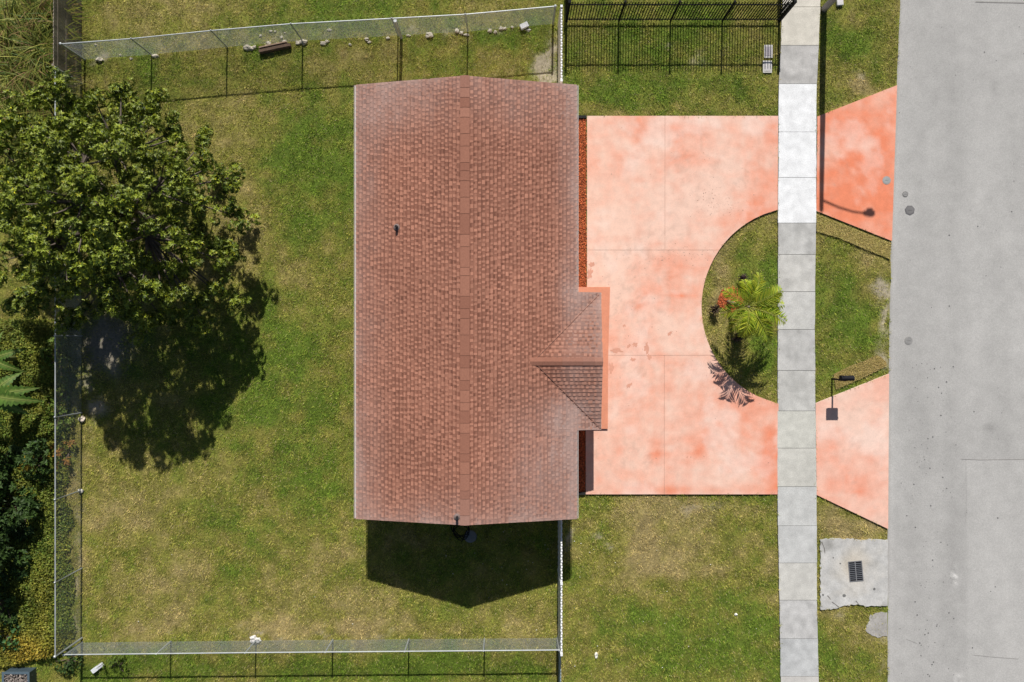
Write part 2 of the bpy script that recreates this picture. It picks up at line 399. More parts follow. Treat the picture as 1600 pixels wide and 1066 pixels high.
def tone(base, seed, amt=.16, warm=0.0):
    base = np.array(base)
    def f(x, y):
        n = (fbm(x, y, 1.1, 2, seed) - .5) * 2; n2 = (fbm(x, y, 3.6, 4, seed + 50) - .5) * 2; st = np.clip((fbm(x, y, 2.2, 4, seed + 80) - .54) * 5, 0, 1)
        return base * (1 + amt * n * .7 + amt * .9 * n2 - amt * .55 * st)[:, None]
    return f
def build_sidewalk():
    J = [-290, -230, -170, -109, -48, 12, 72, 132, 207, 278, 349, 398, 456, 515, 579, 642, 700, 760, 821, 879, 937, 997, 1056, 1116, 1176, 1236]
    CR_, GR, WH, LG, CM = (.60,.57,.50), (.455,.445,.43), (.765,.775,.785), (.50,.495,.48), (.55,.54,.49)
    T = {-48: CR_, 12: CR_, 72: GR, 132: WH, 207: WH, 278: WH, 349: (.57,.565,.545), 398: (.59,.58,.55), 456: (.60,.595,.57), 515: (.53,.525,.51), 579: (.55,.545,.52), 642: (.61,.605,.55),
         700: (.61,.60,.55), 760: (.58,.585,.57), 821: (.57,.575,.565), 879: (.61,.60,.56), 937: (.56,.555,.545), 997: (.55,.56,.56), 1056: (.62,.60,.57)}
    base = MB(); P_ = [(gx(swl(y) + .3), gy(y)) for y in J] + [(gx(swr(y) - .3), gy(y)) for y in J[::-1]]
    n = len(J)
    for i in range(n - 1):
        q = [(gx(swl(J[i]) + .3), gy(J[i])), (gx(swr(J[i]) - .3), gy(J[i])), (gx(swr(J[i+1]) - .3), gy(J[i+1])), (gx(swl(J[i+1]) + .3), gy(J[i+1]))]
        base.add([(x, y, .04) for x, y in q], [(3, 2, 1, 0)], (.16, .15, .13))
    o = base.build('sidewalk', M['conc']); tag(o, kind='structure')
    for i in range(n - 1):
        a, b = J[i] + .32, J[i+1] - .32
        ys = np.linspace(a, b, 4)
        rag = lambda: random.uniform(-.35, .35)
        poly = [(swl(y) + rag(), y) for y in ys] + [(swr(y) + rag(), y) for y in ys[::-1]]
        c = T.get(J[i], LG); c = c if c in (WH, CR_, GR) else tuple(q * .87 for q in c); amt = .03 if c == WH else (.20 if J[i] in (72, 937, 349, 398, 997, 515, 579) else .09)
        z1 = .072 + random.uniform(-.004, .004)
        poly_slab('paving_slab', poly, .02, z1, tone(c, 100 + i * 3, amt), M['conc'], o, cell=.1)
build_sidewalk()

PALE, CORAL = np.array((.79, .535, .430)), np.array((.75, .235, .125))
def drive_col(bias=0., seed=3, pink=0.):
    def f(x, y):
        px = 800 + S * x; py = 533 - S * y
        wx = x + 1.2 * (fbm(x, y, .5, 2, 61) - .5); wy = y + 1.2 * (fbm(x, y, .5, 2, 62) - .5)
        v = .25 + bias + 1.15 * (fbm(wx, wy * .8, .45, 4, seed) - .5) + .55 * (fbm(wx, wy, 1.5, 3, seed + 9) - .5) + .35 * (fbm(wx * .5, wy * 2.2, 1.2, 3, seed + 19) - .5)
        for cx, cy, rx, ry, am in ((1062,462,18,4,.55),(1025,703,12,22,.5),(1095,705,16,26,.45),(1160,345,40,14,.4),(1185,300,26,40,.25),(1200,720,18,50,.35),(1090,250,40,30,.15),(1010,620,60,20,.15),
            (960,590,25,30,.1),(1075,205,60,12,.25),(990,740,70,10,.15),(1080,765,130,7,.35),(965,215,30,30,-.1),(1000,300,50,60,-.15),(960,700,25,60,-.15),(1050,590,60,30,-.1),(960,430,60,40,-.2),(1080,540,40,40,-.12),
            (1310,190,30,30,.2),(1340,280,60,60,.2),(1345,230,25,10,-.3),(1300,680,14,60,.22),(1340,690,40,60,-.15),(1360,720,24,30,.25),(1325,760,60,20,.2),(1330,650,25,20,-.25),(1290,750,20,40,-.1)):
            v = v + am * blob(px, py, cx, cy, rx, ry)
        v = v + .30 * (fbm(x * .5, y, 5., 3, seed + 41) - .5) + .30 * (fbm(x, y * .4, 4., 3, seed + 47) - .5)
        v = np.clip(v, 0, 1) ** 1.1
        c = lerp(PALE, CORAL, v)
        wht = np.clip((fbm(x, y, .8, 5, seed + 30) - .56) * 2.5, 0, .3)
        c = lerp(c, np.array((.84, .70, .63)), wht)
        # grey scuffs and sharp brown splashes
        scf = np.clip((fbm(x, y, 5., 4, seed + 70) - .60) * 3, 0, .22) * np.clip((fbm(x, y, .7, 2, 14) - .45) * 4, 0, 1)
        c = lerp(c, np.array((.42, .28, .22)), scf)
        if pink: c = lerp(c, np.array((.84, .62, .54)), np.full(len(x), pink))
        return c
    return f
def build_driveway():
    base = poly_slab('driveway', DRIVE, .0, .048, (.45, .27, .2), M['paint'], cell=0); tag(base, kind='structure')
    xa = CX - math.sqrt(CR**2 - (391 - CY)**2); xb = CX - math.sqrt(CR**2 - (555 - CY)**2)
    rim = (.82, .66, .54)
    slabs = [[(917, 182), (1038.2, 182), (1038.2, 391), (917, 391)],
             [(1038.6, 182), (1215, 182)] + arc(328.3, 391, 10) + [(1038.6, 391)],
             [(917, 391.4)] + arc(391.4, 555, 14) + [(944, 555), (944, 449), (917, 449)],
             [(944, 555.4), (1037.2, 555.4), (1037.2, 772), (915, 772), (915, 667), (944, 667)],
             [(1037.6, 555.4)] + arc(555.4, 631, 10) + [(1214, 772), (1037.6, 772)]]
    for k, p in enumerate(slabs):
        poly_slab('concrete_slab', p, .01, .071, drive_col(0.0 if k != 1 else .04, 3), M['paint'], base, cell=.095, side=rim)
    a = poly_slab('driveway_apron', APN, .0, .066, drive_col(.46, 13), M['paint'], cell=.13, side=rim); tag(a, kind='structure')
    a = poly_slab('driveway_apron', APS, .0, .066, drive_col(.10, 23, .12), M['paint'], cell=.13, side=rim); tag(a, kind='structure')
    # hard-edged brown splashes on the painted concrete (thin dried paint)
    sp = MB()
    def splash(cx, cy, rx, ry, rot=0., seed=0):
        rr = random.Random(seed); n = 19; V = []
        for j in range(n):
            t = 2 * math.pi * j / n; q = rr.uniform(.5, 1.35); a = rx * q * math.cos(t); b = ry * q * math.sin(t)
            V.append(g(cx + a * math.cos(rot) - b * math.sin(rot), cy + a * math.sin(rot) + b * math.cos(rot), .0745))
        sp.add(V, [tuple(range(n))], (.64, .325, .235))
    for i, a in enumerate([(924,414,4,4,0),(921,428,4,9,.2),(962,548,9,3.5,.1),(992,539,4,4,0),(982,541,3,3,0),(1010,543,3.5,9,.05),(1014,558,3,5,-.3),(988,562,5,3,.2),(1046,521,5,3,-.8),(983,602,6.5,3,-.7),(955,575,4,8,.1),(1073,714,1.5,1.8,0),(975,509,2.5,2.5,0)]):
        splash(*a, seed=i)
    s_ = sp.build('dried_paint_splash', M['paint'], base); tag(s_, kind='stuff')
    sk = MB()
    for k in range(420):
        q = random.random()
        if q < .3: cx, cy = random.gauss(1120, 26), random.gauss(315, 14)
        elif q < .5: cx, cy = random.gauss(1060, 40), random.gauss(400, 8)
        elif q < .7: cx, cy = random.gauss(980, 30), random.gauss(500, 60)
        else: cx, cy = random.uniform(925, 1208), random.uniform(190, 765)
        if not inpoly(np.array([cx]), np.array([cy]), DRIVE)[0] or (cx < 955 and 445 < cy < 673): continue
        r_ = random.choice([.25, .3, .4, .5, .7]) / S; X, Y, _ = g(cx, cy); t = random.random() * 6
        sk.add([(X + r_ * math.cos(t + j * 1.26) * random.uniform(.5, 1.5), Y + r_ * math.sin(t + j * 1.26) * random.uniform(.5, 1.5), .0735 + .0001 * (k % 9)) for j in range(5)], [tuple(range(5))], random.choice([(.40, .21, .16), (.50, .26, .19), (.30, .22, .19)]))
    tag(sk.build('surface_pits', M['paint'], base), kind='stuff')
build_driveway()

def storm_col(x, y):
    px = 800 + S * x; py = 533 - S * y; c = tone((.50, .495, .48), 300, .16)(x, y)
    c = lerp(c, (.52, .46, .37), np.clip(blob(px, py, 1335, 885, 22, 30) * .8 + .5 * (fbm(x, y, 3, 3, 7) - .5), 0, .8))
    return lerp(c, (.27, .265, .25), np.clip(blob(px, py, 1293, 852, 14, 9) + .9 * (fbm(x, y, 4, 3, 17) - .55), 0, .75))
def build_storm():
    hole = (1327, 878, 1345, 906)
    o = poly_slab('storm_drain_slab', STORM, 0, .055, storm_col, M['conc'], cell=.11); tag(o, kind='structure')
    t = thing('drain_grate', g(1336, 892, .055), 'dark iron drain grate with two rows of slots in the pale concrete slab', 'drain grate')
    rot = Matrix.Translation(Vector(g(1336, 892, -.017))) @ Matrix.Rotation(R(5), 4, 'Z')
    hw, hh = 9.6 / S, 14.6 / S
    MB().box(-hw, hw, -hh, hh, .060, .0745, (.012, .013, .016), rot).build('pit', M['black'], t)
    fr = (.24, .24, .25)
    m = MB(); f = .035
    m.box(-hw - f, -hw, -hh - f, hh + f, .05, .088, fr, rot); m.box(hw, hw + f, -hh - f, hh + f, .05, .088, fr, rot)
    m.box(-hw, hw, hh, hh + f, .05, .087, fr, rot); m.box(-hw, hw, -hh - f, -hh, .05, .087, fr, rot); m.build('frame', M['metal'], t)
    MB().box(-.016, .016, -hh, hh, .074, .086, (.30, .30, .31), rot).build('spine', M['metal'], t)
    me = None
    for k in range(9):
        yy = -hh + (k + 1) * (2 * hh) / 10
        mb = MB().box(-hw, hw, yy - .012, yy + .012, .074, .0845, (.20, .21, .23), rot); mb.build('bar', M['metal'], t)
    for i, (cx, cy, r) in enumerate(((1318, 930, 2.8), (1365, 920, 2.2), (1312, 880, 1.4), (1285, 929, 1.8), (1301, 871, 1.2))):
        X, Y, _ = g(cx, cy); m = MB()
        m.add([(X + r / S * math.cos(j * .7) * random.uniform(.8, 1.1), Y + r / S * math.sin(j * .7) * random.uniform(.8, 1.1), .0585) for j in range(9)], [tuple(range(9))], (.16, .16, .155))
        m.build('stain', M['conc'], o)
    for pts in ([(1283, 846), (1287, 856), (1288, 864)], [(1299, 940), (1306, 945), (1311, 949)], [(1336, 938), (1341, 944)], [(1292, 930), (1297, 936)]):
        m = MB()
        for a, b in zip(pts[:-1], pts[1:]):
            A = Vector(g(*a, .059)); B = Vector(g(*b, .059)); n = (B - A).normalized().cross(Vector((0, 0, 1))) * .02
            m.add([A - n, B - n * .6, B + n * .6, A + n], [(0, 1, 2, 3)], (.17, .16, .15))
        m.build('crack', M['conc'], o)
    p = poly_slab('concrete_patch', PATCH, 0, .016, tone((.36, .345, .325), 320, .25), M['conc'], cell=.11); tag(p, kind='structure')
build_storm()

def sod(name, poly, label, seed, dry):
    t = poly_slab(name, poly, -.02, .045, lambda x, y: turf_col(np.full(len(x), dry)) * (.7 + .4 * fbm(x, y, 4, 2, seed))[:, None], M['lawn'], cell=.2, side=(.05, .035, .02))
    tag(t, label, 'sod strip')
    xs = [gx(p[0]) for p in poly]; ys = [gy(p[1]) for p in poly]; n = 16000
    x = RNG.uniform(min(xs), max(xs), n); y = RNG.uniform(min(ys), max(ys), n)
    k = inpoly(800 + S * x, 533 - S * y, poly); x, y = x[k], y[k]; n = len(x)
    a = RNG.uniform(0, 6.28, n); el = RNG.uniform(.2, 1., n)
    D = np.stack([np.cos(a) * np.cos(el), np.sin(a) * np.cos(el), np.sin(el)], 1)
    d = np.clip(dry + .5 * (fbm(x, y, 3, 2, seed) - .5) + RNG.normal(0, .2, n), 0, 1.15)
    V, F, C = leaf_np(np.stack([x, y, np.full(n, .043)], 1), D, np.tile((0, 0, 1.), (n, 1)) + RNG.normal(0, .3, (n, 3)), RNG.uniform(.04, .075, n), RNG.uniform(.01, .018, n), turf_col(d) * RNG.uniform(.75, 1.5, n)[:, None])
    p = np_mesh('sod_grass', V, F, C, M['blade'], t); tag(p, kind='stuff')
sod('sod_strip', SODN, 'dry brown laid sod strip beside the more orange driveway apron', 7, .92)
sod('sod_strip', SODS, 'straw coloured sod strip laid behind the black mailbox', 9, 1.1)
build_grass()

# ------------------------------------------------------------------ house
EZ, RZ = 2.5, 3.45
RX0, RX1, RXM = -5.91, 2.46, -1.715
RY0, RY1 = -6.68, 9.63
PITCH = (RZ - EZ) / (RX1 - RXM)
PX1 = 3.35; PYC = -.76; PHW = 2.58
PEZ = EZ - (PX1 - RX1) * PITCH
PRZ = PEZ + PHW * PITCH                       # porch ridge height; same pitch, so the valleys run at 45 degrees
PX0 = PX1 - PHW
SH_D, SH_L = np.array((.200, .082, .054)), np.array((.415, .190, .128))
def dust(x, y):
    e = np.minimum(np.minimum(x - RX0, np.where(np.abs(y - PYC) < PHW, PX1, RX1) - x), np.minimum(y - RY0, RY1 - y))
    n = fbm(x, y, .7, 4, 200); n2 = fbm(x, y, 2.5, 3, 210)
    px = 800 + S * x; py = 533 - S * y
    big = .55 * np.exp(-(((x - 1.6) / 1.6) ** 2 + ((y + 5.0) / 2.4) ** 2)) + .5 * np.exp(-(((x + 4.6) / 2.2) ** 2 + ((y - 9.) / 1.3) ** 2)) + .35 * np.exp(-(((x - .4) / 1.8) ** 2 + ((y - 9.2) / 1.1) ** 2)) \
        + .6 * np.exp(-(((x - 2.5) / .7) ** 2 + ((y - PYC - 2.3) / .6) ** 2)) + .5 * np.exp(-(((x - 2.2) / .7) ** 2 + ((y - PYC + 2.2) / .8) ** 2)) + .25 * np.exp(-(((x + 5.6) / .8) ** 2))*1.0 + .3 * np.exp(-(((x+3)/3.)**2 + ((y+6.5)/.8)**2)) + .35*np.exp(-((x-2.3)/.5)**2)
    d = .38 * np.exp(-e / .2) + big * .85
    return np.clip(d * (n * 1.45) * (.25 + 1.4 * fbm(x, y, 4., 3, 215)), 0, .62)
def shingle_surface(name, parent, fn, segs, seed, smax, course=.147):
    """fn(u, s) -> point; s runs down the slope, u along the course; segs(s) -> (u0, u1); courses are stepped, with proud teeth"""
    rr = np.random.default_rng(seed); V = []; F = []; C = []
    def quad(p, c):
        b = len(V); V.extend(p); F.append((b, b+1, b+2, b+3)); C.extend([c] * 4)
    nrm = fn(0, 0, 1) - fn(0, 0, 0)
    nc = int(math.ceil(smax / course))
    for k in range(nc):
        s0 = k * course; s1 = min(s0 + course, smax); u0, u1 = segs((s0 + s1) / 2)
        if u1 - u0 < .1: continue
        # shingle bodies (about 0.9 m long) with an offset per course
        u = u0 - rr.uniform(0, .9)
        while u < u1:
            a, b = max(u, u0), min(u + .91, u1); u += .91
            if b - a < .02: continue
            t = rr.uniform(.22, .55); h1 = .013
            c = SH_D * (1 - t) + SH_L * t; c = c * rr.uniform(.9, 1.1)
            sb = s0 + .05; hb = .002 + (h1 - .002) * (sb - s0) / max(s1 - s0, .051)
            if sb < s1:
                quad([fn(a, s0, .002), fn(a, sb, hb), fn(b, sb, hb), fn(b, s0, .002)], c * rr.uniform(.80, .95))
                quad([fn(a, sb, hb), fn(a, s1, h1), fn(b, s1, h1), fn(b, sb, hb)], c)
            quad([fn(a, s1, h1), fn(a, s1, 0), fn(b, s1, 0), fn(b, s1, h1)], c * .8)
        u = u0 + rr.uniform(-.1, .1)
        while u < u1:
            wd = rr.choice([.07, .08, .09, .10, .12, .16]) ; gp = rr.choice([.07, .09, .11, .13, .17]); gu = u + wd
            a, b = max(u, u0), min(u + wd, u1); u += wd + gp
            if rr.random() < .8 and gu > u0 and gu + gp < u1:      # dark shadow granules in the gap between two teeth
                e_ = s0 + rr.uniform(.05, .11); e0 = s0 + rr.uniform(0, .02); kk = lambda q: .0035 + (h1 - .002) * (q - s0) / .147
                if e_ < s1: quad([fn(gu, e0, kk(e0)), fn(gu, e_, kk(e_)), fn(gu + gp * .9, e_, kk(e_)), fn(gu + gp * .9, e0, kk(e0))], SH_D * rr.uniform(.8, 1.12))
            if b - a < .03: continue
            c = SH_L * rr.uniform(.84, 1.1); lo, hi = .011, .020; tp = min(s0 + rr.uniform(.035, .085), s1)
            quad([fn(a, tp, lo), fn(a, s1 + .006, hi), fn(b, s1 + .006, hi), fn(b, tp, lo)], c)
            quad([fn(a, s1 + .006, hi), fn(a, s1 + .006, .004), fn(b, s1 + .006, .004), fn(b, s1 + .006, hi)], c * .85)
            quad([fn(a, tp, .004), fn(a, s1 + .006, .004), fn(a, s1 + .006, hi), fn(a, tp, lo)], c * .85)
            quad([fn(b, tp, lo), fn(b, s1 + .006, hi), fn(b, s1 + .006, .004), fn(b, tp, .004)], c * .85)
    V = np.array(V); C = np.array(C)
    dd = dust(V[:, 0], V[:, 1]); C = C * (.90 + .22 * fbm(V[:, 0], V[:, 1], .5, 3, 99))[:, None]
    C = C * (1 - dd[:, None]) + np.array((.44, .335, .305)) * dd[:, None]
    o = np_mesh(name, V, F, C, M['shing'], parent); tag(o, kind='stuff'); return o

def build_house():
    H = thing('house', (-1.7, 1.4, 0), 'single storey house with brown shingle gable roof and a front porch gable', 'house')
    wallc = (.72, .56, .45)
    wz = EZ - .05
    w_ = MB(); x0, y0 = HOUSE[0]; x1, y1 = HOUSE[2]; th = .2
    wall_top = lambda x: RZ - PITCH * abs(x - RXM) - .14
    for ya, yb in ((y0, y0 + th), (y1 - th, y1)):
        pr = [(x0, 0), (x1, 0), (x1, wall_top(x1)), (RXM, wall_top(RXM)), (x0, wall_top(x0))]
        n = len(pr); V = [(x, ya, z) for x, z in pr] + [(x, yb, z) for x, z in pr]
        w_.add(V, [tuple(range(n)), tuple(range(n, 2*n))[::-1]] + [(i, (i+1) % n, n + (i+1) % n, n + i) for i in range(n)], wallc)
    w_.box(x0, x0 + th, y0 + th, y1 - th, 0, wall_top(x0), wallc); w_.box(x1 - th, x1, y0 + th, y1 - th, 0, wall_top(x1), wallc)
    w_.build('wall', M['wall'], H)
    # front windows and door
    def window(xc, ya, yb, za, zb, s):
        f = MB(); t = .05
        f.box(xc, xc + s * .05, ya, yb, za, za + t, (.8,.8,.78)); f.box(xc, xc + s * .05, ya, yb, zb - t, zb, (.8,.8,.78))
        f.box(xc, xc + s * .049, ya, ya + t, za + t, zb - t, (.8,.8,.78)); f.box(xc, xc + s * .049, yb - t, yb, za + t, zb - t, (.8,.8,.78))
        o = f.build('window', M['white'], H); MB().box(xc, xc + s * .02, ya + t, yb - t, za + t, zb - t, (.03,.04,.05)).build('pane', M['glass'], o)
    for ya in (4.2, 6.8): window(x1 - .002, ya, ya + 1.5, .95, 2.05, 1)
    window(x1 - .002, -5.6, -4.2, .95, 2.05, 1)
    for ya in (-5., -1., 3., 7.): window(x0 + .002, ya, ya + 1.2, .95, 2.05, -1)
    d = MB().box(x1 - .002, x1 + .05, -1.2, -.3, .1, 2.1, (.35, .12, .07)).build('door', M['wood'], H)
    MB().box(x1 + .05, x1 + .1, -.42, -.38, 1.0, 1.12, (.5, .45, .3)).build('handle', M['metal'], d)
    # roof deck
    r = MB(); dk = .13; fc = (.70, .66, .62)
    def deck(P):      # top polygon -> slab of thickness dk
        n = len(P); r.add(list(P) + [(x, y, z - dk) for x, y, z in P], [tuple(range(n)), tuple(range(n, 2*n))[::-1]] + [(i, (i+1) % n, n + (i+1) % n, n + i) for i in range(n)], fc)
    e = .012
    deck([(RXM, RY0, RZ), (RXM, RY1, RZ), (RX0, RY1, EZ), (RX0, RY0, EZ)])
    deck([(RXM, RY0, RZ), (RX1, RY0, EZ), (RX1, RY1, EZ), (RXM, RY1, RZ)])
    pa, pb = PYC - PHW, PYC + PHW
    deck([(RX1 + .002, pa, EZ), (PX1, pa, PEZ), (PX1, pb, PEZ), (RX1 + .002, pb, EZ)])
    # porch gable: slopes from ridge to valleys
    r.add([(PX0, PYC, PRZ), (PX1, PYC, PRZ), (PX1, pa, PEZ), (PX1, pb, PEZ), (PX1, PYC, PEZ - .05)], [(0, 2, 1), (0, 1, 3), (1, 2, 4), (1, 4, 3)], fc)
    roof = r.build('roof', M['wall'], H)
    L = math.hypot(RX1 - RXM, RZ - EZ); ux, uz = (RX1 - RXM) / L, -(RZ - EZ) / L
    up_e = np.array((-uz, 0, ux)); up_w = np.array((uz, 0, ux))
    fe = lambda u, s, h: np.array((RXM + ux * s, u, RZ + uz * s)) + up_e * (h + .006)
    fw = lambda u, s, h: np.array((RXM - ux * s, u, RZ + uz * s)) + up_w * (h + .006)
    g_ = .025
    Lp = L + (PX1 - RX1) / ux
    shingle_surface('shingles', roof, fw, lambda s: (RY0 - g_, RY1 + g_), 1, L + .03)
    shingle_surface('shingles', roof, fe, lambda s: (RY0 - g_, RY1 + g_) if s < L else (pa - g_, pb + g_), 2, Lp + .03)
    Lg = math.hypot(PHW, PRZ - PEZ); vy, vz = PHW / Lg, (PEZ - PRZ) / Lg
    fs = lambda u, s, h: np.array((u, PYC - vy * s, PRZ + vz * s)) + np.array((0, vz, vy)) * (h + .022)
    fn = lambda u, s, h: np.array((u, PYC + vy * s, PRZ + vz * s)) + np.array((0, -vz, vy)) * (h + .022)
    for q, f in ((3, fs), (4, fn)):
        shingle_surface('shingles', roof, f, lambda s: (PX0 + vy * s - .02, PX1 + g_), q, Lg - .05)
    # valley flashing
    for sg in (-1, 1):
        A = Vector((PX0 + .05, PYC + sg * .02, PRZ + .035)); B = Vector((PX1 - .05, PYC + sg * (PHW - .07), PEZ + .045))
        MB().tube([A, B], .016, (.20, .10, .075), 5).build('valley_strip', M['shing'], roof)
    # ridge caps
    rr = random.Random(4)
    def caps(a, b, axis, other, z, hw):
        y = a; i = 0
        while y < b:
            ln = min(rr.choice([.3, .36, .45, .6, .75]), b - y); t = rr.random(); t = .25 + .5 * t; c = SH_D * (1 - t) * 1.1 + SH_L * t * .95
            h0, h1 = .036, .046; dz = hw * PITCH
            pts = []
            for yy, hh in ((y, h1), (y + ln + .01, h0)):
                for s_, q in ((-hw, -dz), (0, 0), (hw, -dz)):
                    pts.append((other + s_, yy, z + q + hh) if axis == 'y' else (yy, other + s_, z + q + hh))
                for s_, q in ((-hw, -dz), (0, 0), (hw, -dz)):
                    pts.append((other + s_, yy, z + q + .012) if axis == 'y' else (yy, other + s_, z + q + .012))
            xy = np.array(pts); dd = float(dust(xy[:1, 0], xy[:1, 1])[0]) * .7; c = c * (1 - dd) + np.array((.44, .335, .305)) * dd
            MB().add(pts, [(0,1,7,6),(1,2,8,7),(0,1,4,3),(1,2,5,4),(6,7,10,9),(7,8,11,10),(0,6,9,3),(2,8,11,5)], c).build('ridge_cap', M['shing'], roof)
            y += ln
    caps(RY0 - g_, RY1 + g_, 'y', RXM, RZ, .17)
    caps(PX0 - .1, PX1 + g_, 'x', PYC, PRZ + .012, .15)
    # drip edges
    de = (.50, .44, .41)
    for xx, z, a, b in ((RX0 - .03, EZ, RY0, RY1), (RX1 + .03, EZ, pb + .03, RY1), (RX1 + .03, EZ, RY0, pa - .03), (PX1 + .03, PEZ, pa, pb)):
        MB().box(xx - .012, xx + .012, a, b, z - .1, z + .013, de).build('drip_edge', M['white'], roof)
    # plumbing vents
    for px, py in ((618, 353), (715, 806)):
        X = (px - 800) / S * .893; Y = (533 - py) / S * .893
        z = RZ - PITCH * abs(X - RXM)
        v = MB().tube([(X, Y, z - .1), (X, Y, z + .24)], .05, (.025, .025, .028), 12).build('vent_pipe', M['black'], roof)
        f = MB(); f.tube([(X, Y, z + .02), (X, Y, z + .06)], [.13, .07], (.20, .15, .14), 14); f.build('flashing', M['shing'], roof)
    # porch: slab and posts
    poly_slab('porch_slab', [(878, 449), (952.5, 449), (949.5, 560), (949, 669.5), (878, 669.5)], 0, .15, tone((.66, .27, .165), 400, .05), M['paint'], H, cell=.2)
    for yy in (pa + .35, pb - .35):
        MB().box(PX1 - .32, PX1 - .14, yy - .09, yy + .09, .14, PEZ - .05, wallc).build('porch_post', M['wall'], H)
build_house()

def mulch_bed(name, poly, label, n, z=.03, edge=None):
    base = poly_slab(name, poly, -.02, z, (.30, .085, .03), M['mulch'], cell=.3); tag(base, label, 'mulch', kind='stuff')
    xs = [gx(p[0]) for p in poly]; ys = [gy(p[1]) for p in poly]
    x = RNG.uniform(min(xs), max(xs), n); y = RNG.uniform(min(ys), max(ys), n); k = inpoly(800 + S*x, 533 - S*y, poly); x, y = x[k], y[k]; n = len(x)
    a = RNG.uniform(0, 6.28, n); D = np.stack([np.cos(a), np.sin(a), RNG.uniform(-.1, .35, n)], 1)
    c = np.array((.72, .19, .07)) * RNG.uniform(.35, 1.25, n)[:, None]
    V, F, C = leaf_np(np.stack([x, y, z + RNG.uniform(.0, .03, n)], 1), D, rand_dirs(n, .5), RNG.uniform(.05, .11, n), RNG.uniform(.018, .035, n), c)
    p = np_mesh('mulch_chip', V, F, C, M['mulch'], base); tag(p, kind='stuff')
mulch_bed('mulch_bed', [(879, 186), (915.5, 186), (916, 455), (879, 455)], 'long strip of red mulch along the front wall north of the porch', 9000)
mulch_bed('mulch_bed', [(879, 671), (914.5, 671), (914.5, 769), (879, 769)], 'short shaded strip of red mulch along the front wall south of the porch', 3500)
mulch_bed('mulch_bed', [(1140 + 20*math.cos(t)*random.uniform(.85,1.1), 468 + 19*math.sin(t)*random.uniform(.85,1.1)) for t in np.linspace(0, 6.1, 18)], 'orange mulch ring around the base of the small palm', 1500, .02)
for (a, b, lab) in (((878, 183.6), (916, 183.6), 'black plastic edging board closing the long mulch strip'), ((878, 770.5), (914.5, 770.5), 'dark edging board closing the short shaded mulch strip')):
    m = MB().box(gx(a[0]), gx(b[0]), gy(a[1]) - .055, gy(a[1]) + .055, -.02, .10, (.015, .015, .016))
    m.box(gx(a[0]), gx(b[0]), gy(a[1]) - .0551, gy(a[1]) + .0551, .10, .104, (.03, .03, .03)); tag(m.build('garden_edging', M['black']), lab, 'edging')

# ------------------------------------------------------------------ fences
GAL = (.36, .39, .40)
def chain_fence(pts, h, label, posts=None, spacing=.062, wire=.0023, prad=.028, skip_posts=()):
    P = [Vector((gx(x), gy(y), 0)) for x, y in pts]
    t = thing('chain_link_fence', P[0], label, 'fence', None)
    V = []; F = []
    def seg(A, B):
        d = (B - A).normalized(); a = d.cross(Vector((0.31, .77, .2))).normalized() * wire; b = d.cross(a.normalized()) * wire
        i = len(V); o = [a, -a * .5 + b * .87, -a * .5 - b * .87]
        V.extend([A + q for q in o] + [B + q for q in o])
        F.extend([(i, i+1, i+4, i+3), (i+1, i+2, i+5, i+4), (i+2, i, i+3, i+5)])
    for A, B in zip(P[:-1], P[1:]):
        Ld = (B - A).length; d = (B - A) / Ld; s = -h
        while s < Ld:
            for sg in (1, -1):
                z0, z1 = 0.03, h
                if sg == 1: a0, a1 = s, s + h
                else: a0, a1 = s + h, s
                q0, q1 = 0., 1.
                lo, hi = min(a0, a1), max(a0, a1)
                if lo < 0:
                    f = (0 - a0) / (a1 - a0)
                    if a0 < 0: q0 = f
                    else: q1 = f
                if hi > Ld:
                    f = (Ld - a0) / (a1 - a0)
                    if a0 > Ld: q0 = f
                    else: q1 = f
                if q1 - q0 < .02: continue
                S0 = A + d * (a0 + (a1 - a0) * q0) + Vector((0, 0, z0 + (z1 - z0) * q0)); S1 = A + d * (a0 + (a1 - a0) * q1) + Vector((0, 0, z0 + (z1 - z0) * q1))
                seg(S0, S1)
            s += spacing
    o = np_mesh('chain_mesh', [tuple(v) for v in V], F, np.tile((.46, .50, .51), (len(V), 1)), M['metal'], t); tag(o, kind='stuff')
    MB().tube([p + Vector((0, 0, h)) for p in P], .024, (.50, .53, .54), 8).build('top_rail', M['metal'], t)
    for i, p in enumerate(P):
        if i in skip_posts: continue
        r_ = prad * (1.5 if i in (0, len(P) - 1) else 1)
        q = MB().tube([p + Vector((0, 0, -.1)), p + Vector((0, 0, h + .03))], r_, GAL, 8).build('post', M['metal'], t)
        MB().tube([p + Vector((0, 0, h + .03)), p + Vector((0, 0, h + .05)), p + Vector((0, 0, h + .075))], [r_ * 1.3, r_ * 1.2, r_ * .3], (.5, .53, .54), 8).build('post_cap', M['metal'], q)
    return t
chain_fence([(128, 131), (128, 285), (128, 405), (128, 525), (128, 645), (128, 766), (128, 888), (128, 997)], 1.75, 'tall chain-link fence along the overgrown left boundary under the big tree')
chain_fence([(128.5, 1003.5), (267, 1002), (400, 1000.5), (520, 999.5), (639, 998.5), (757, 997.5), (871, 996.5)], 1.2, 'low chain-link fence with bright rail behind the yard, meeting the white fence')
tf = chain_fence([(132.6, 93.7), (237, 86), (355, 74), (473, 64), (622, 56), (731, 50), (864, 38)], 1.6, 'chain-link fence with limestone rocks along its foot')
# thick steel gate post in the rock-lined fence
p = Vector(g(627, 59)); q = MB().tube([p + Vector((0, 0, -.1)), p + Vector((0, 0, 1.6))], .065, (.42, .44, .45), 10).build('steel_post', M['metal'])
tag(q, 'thick galvanised steel post standing in the rock-lined chain-link fence', 'post')

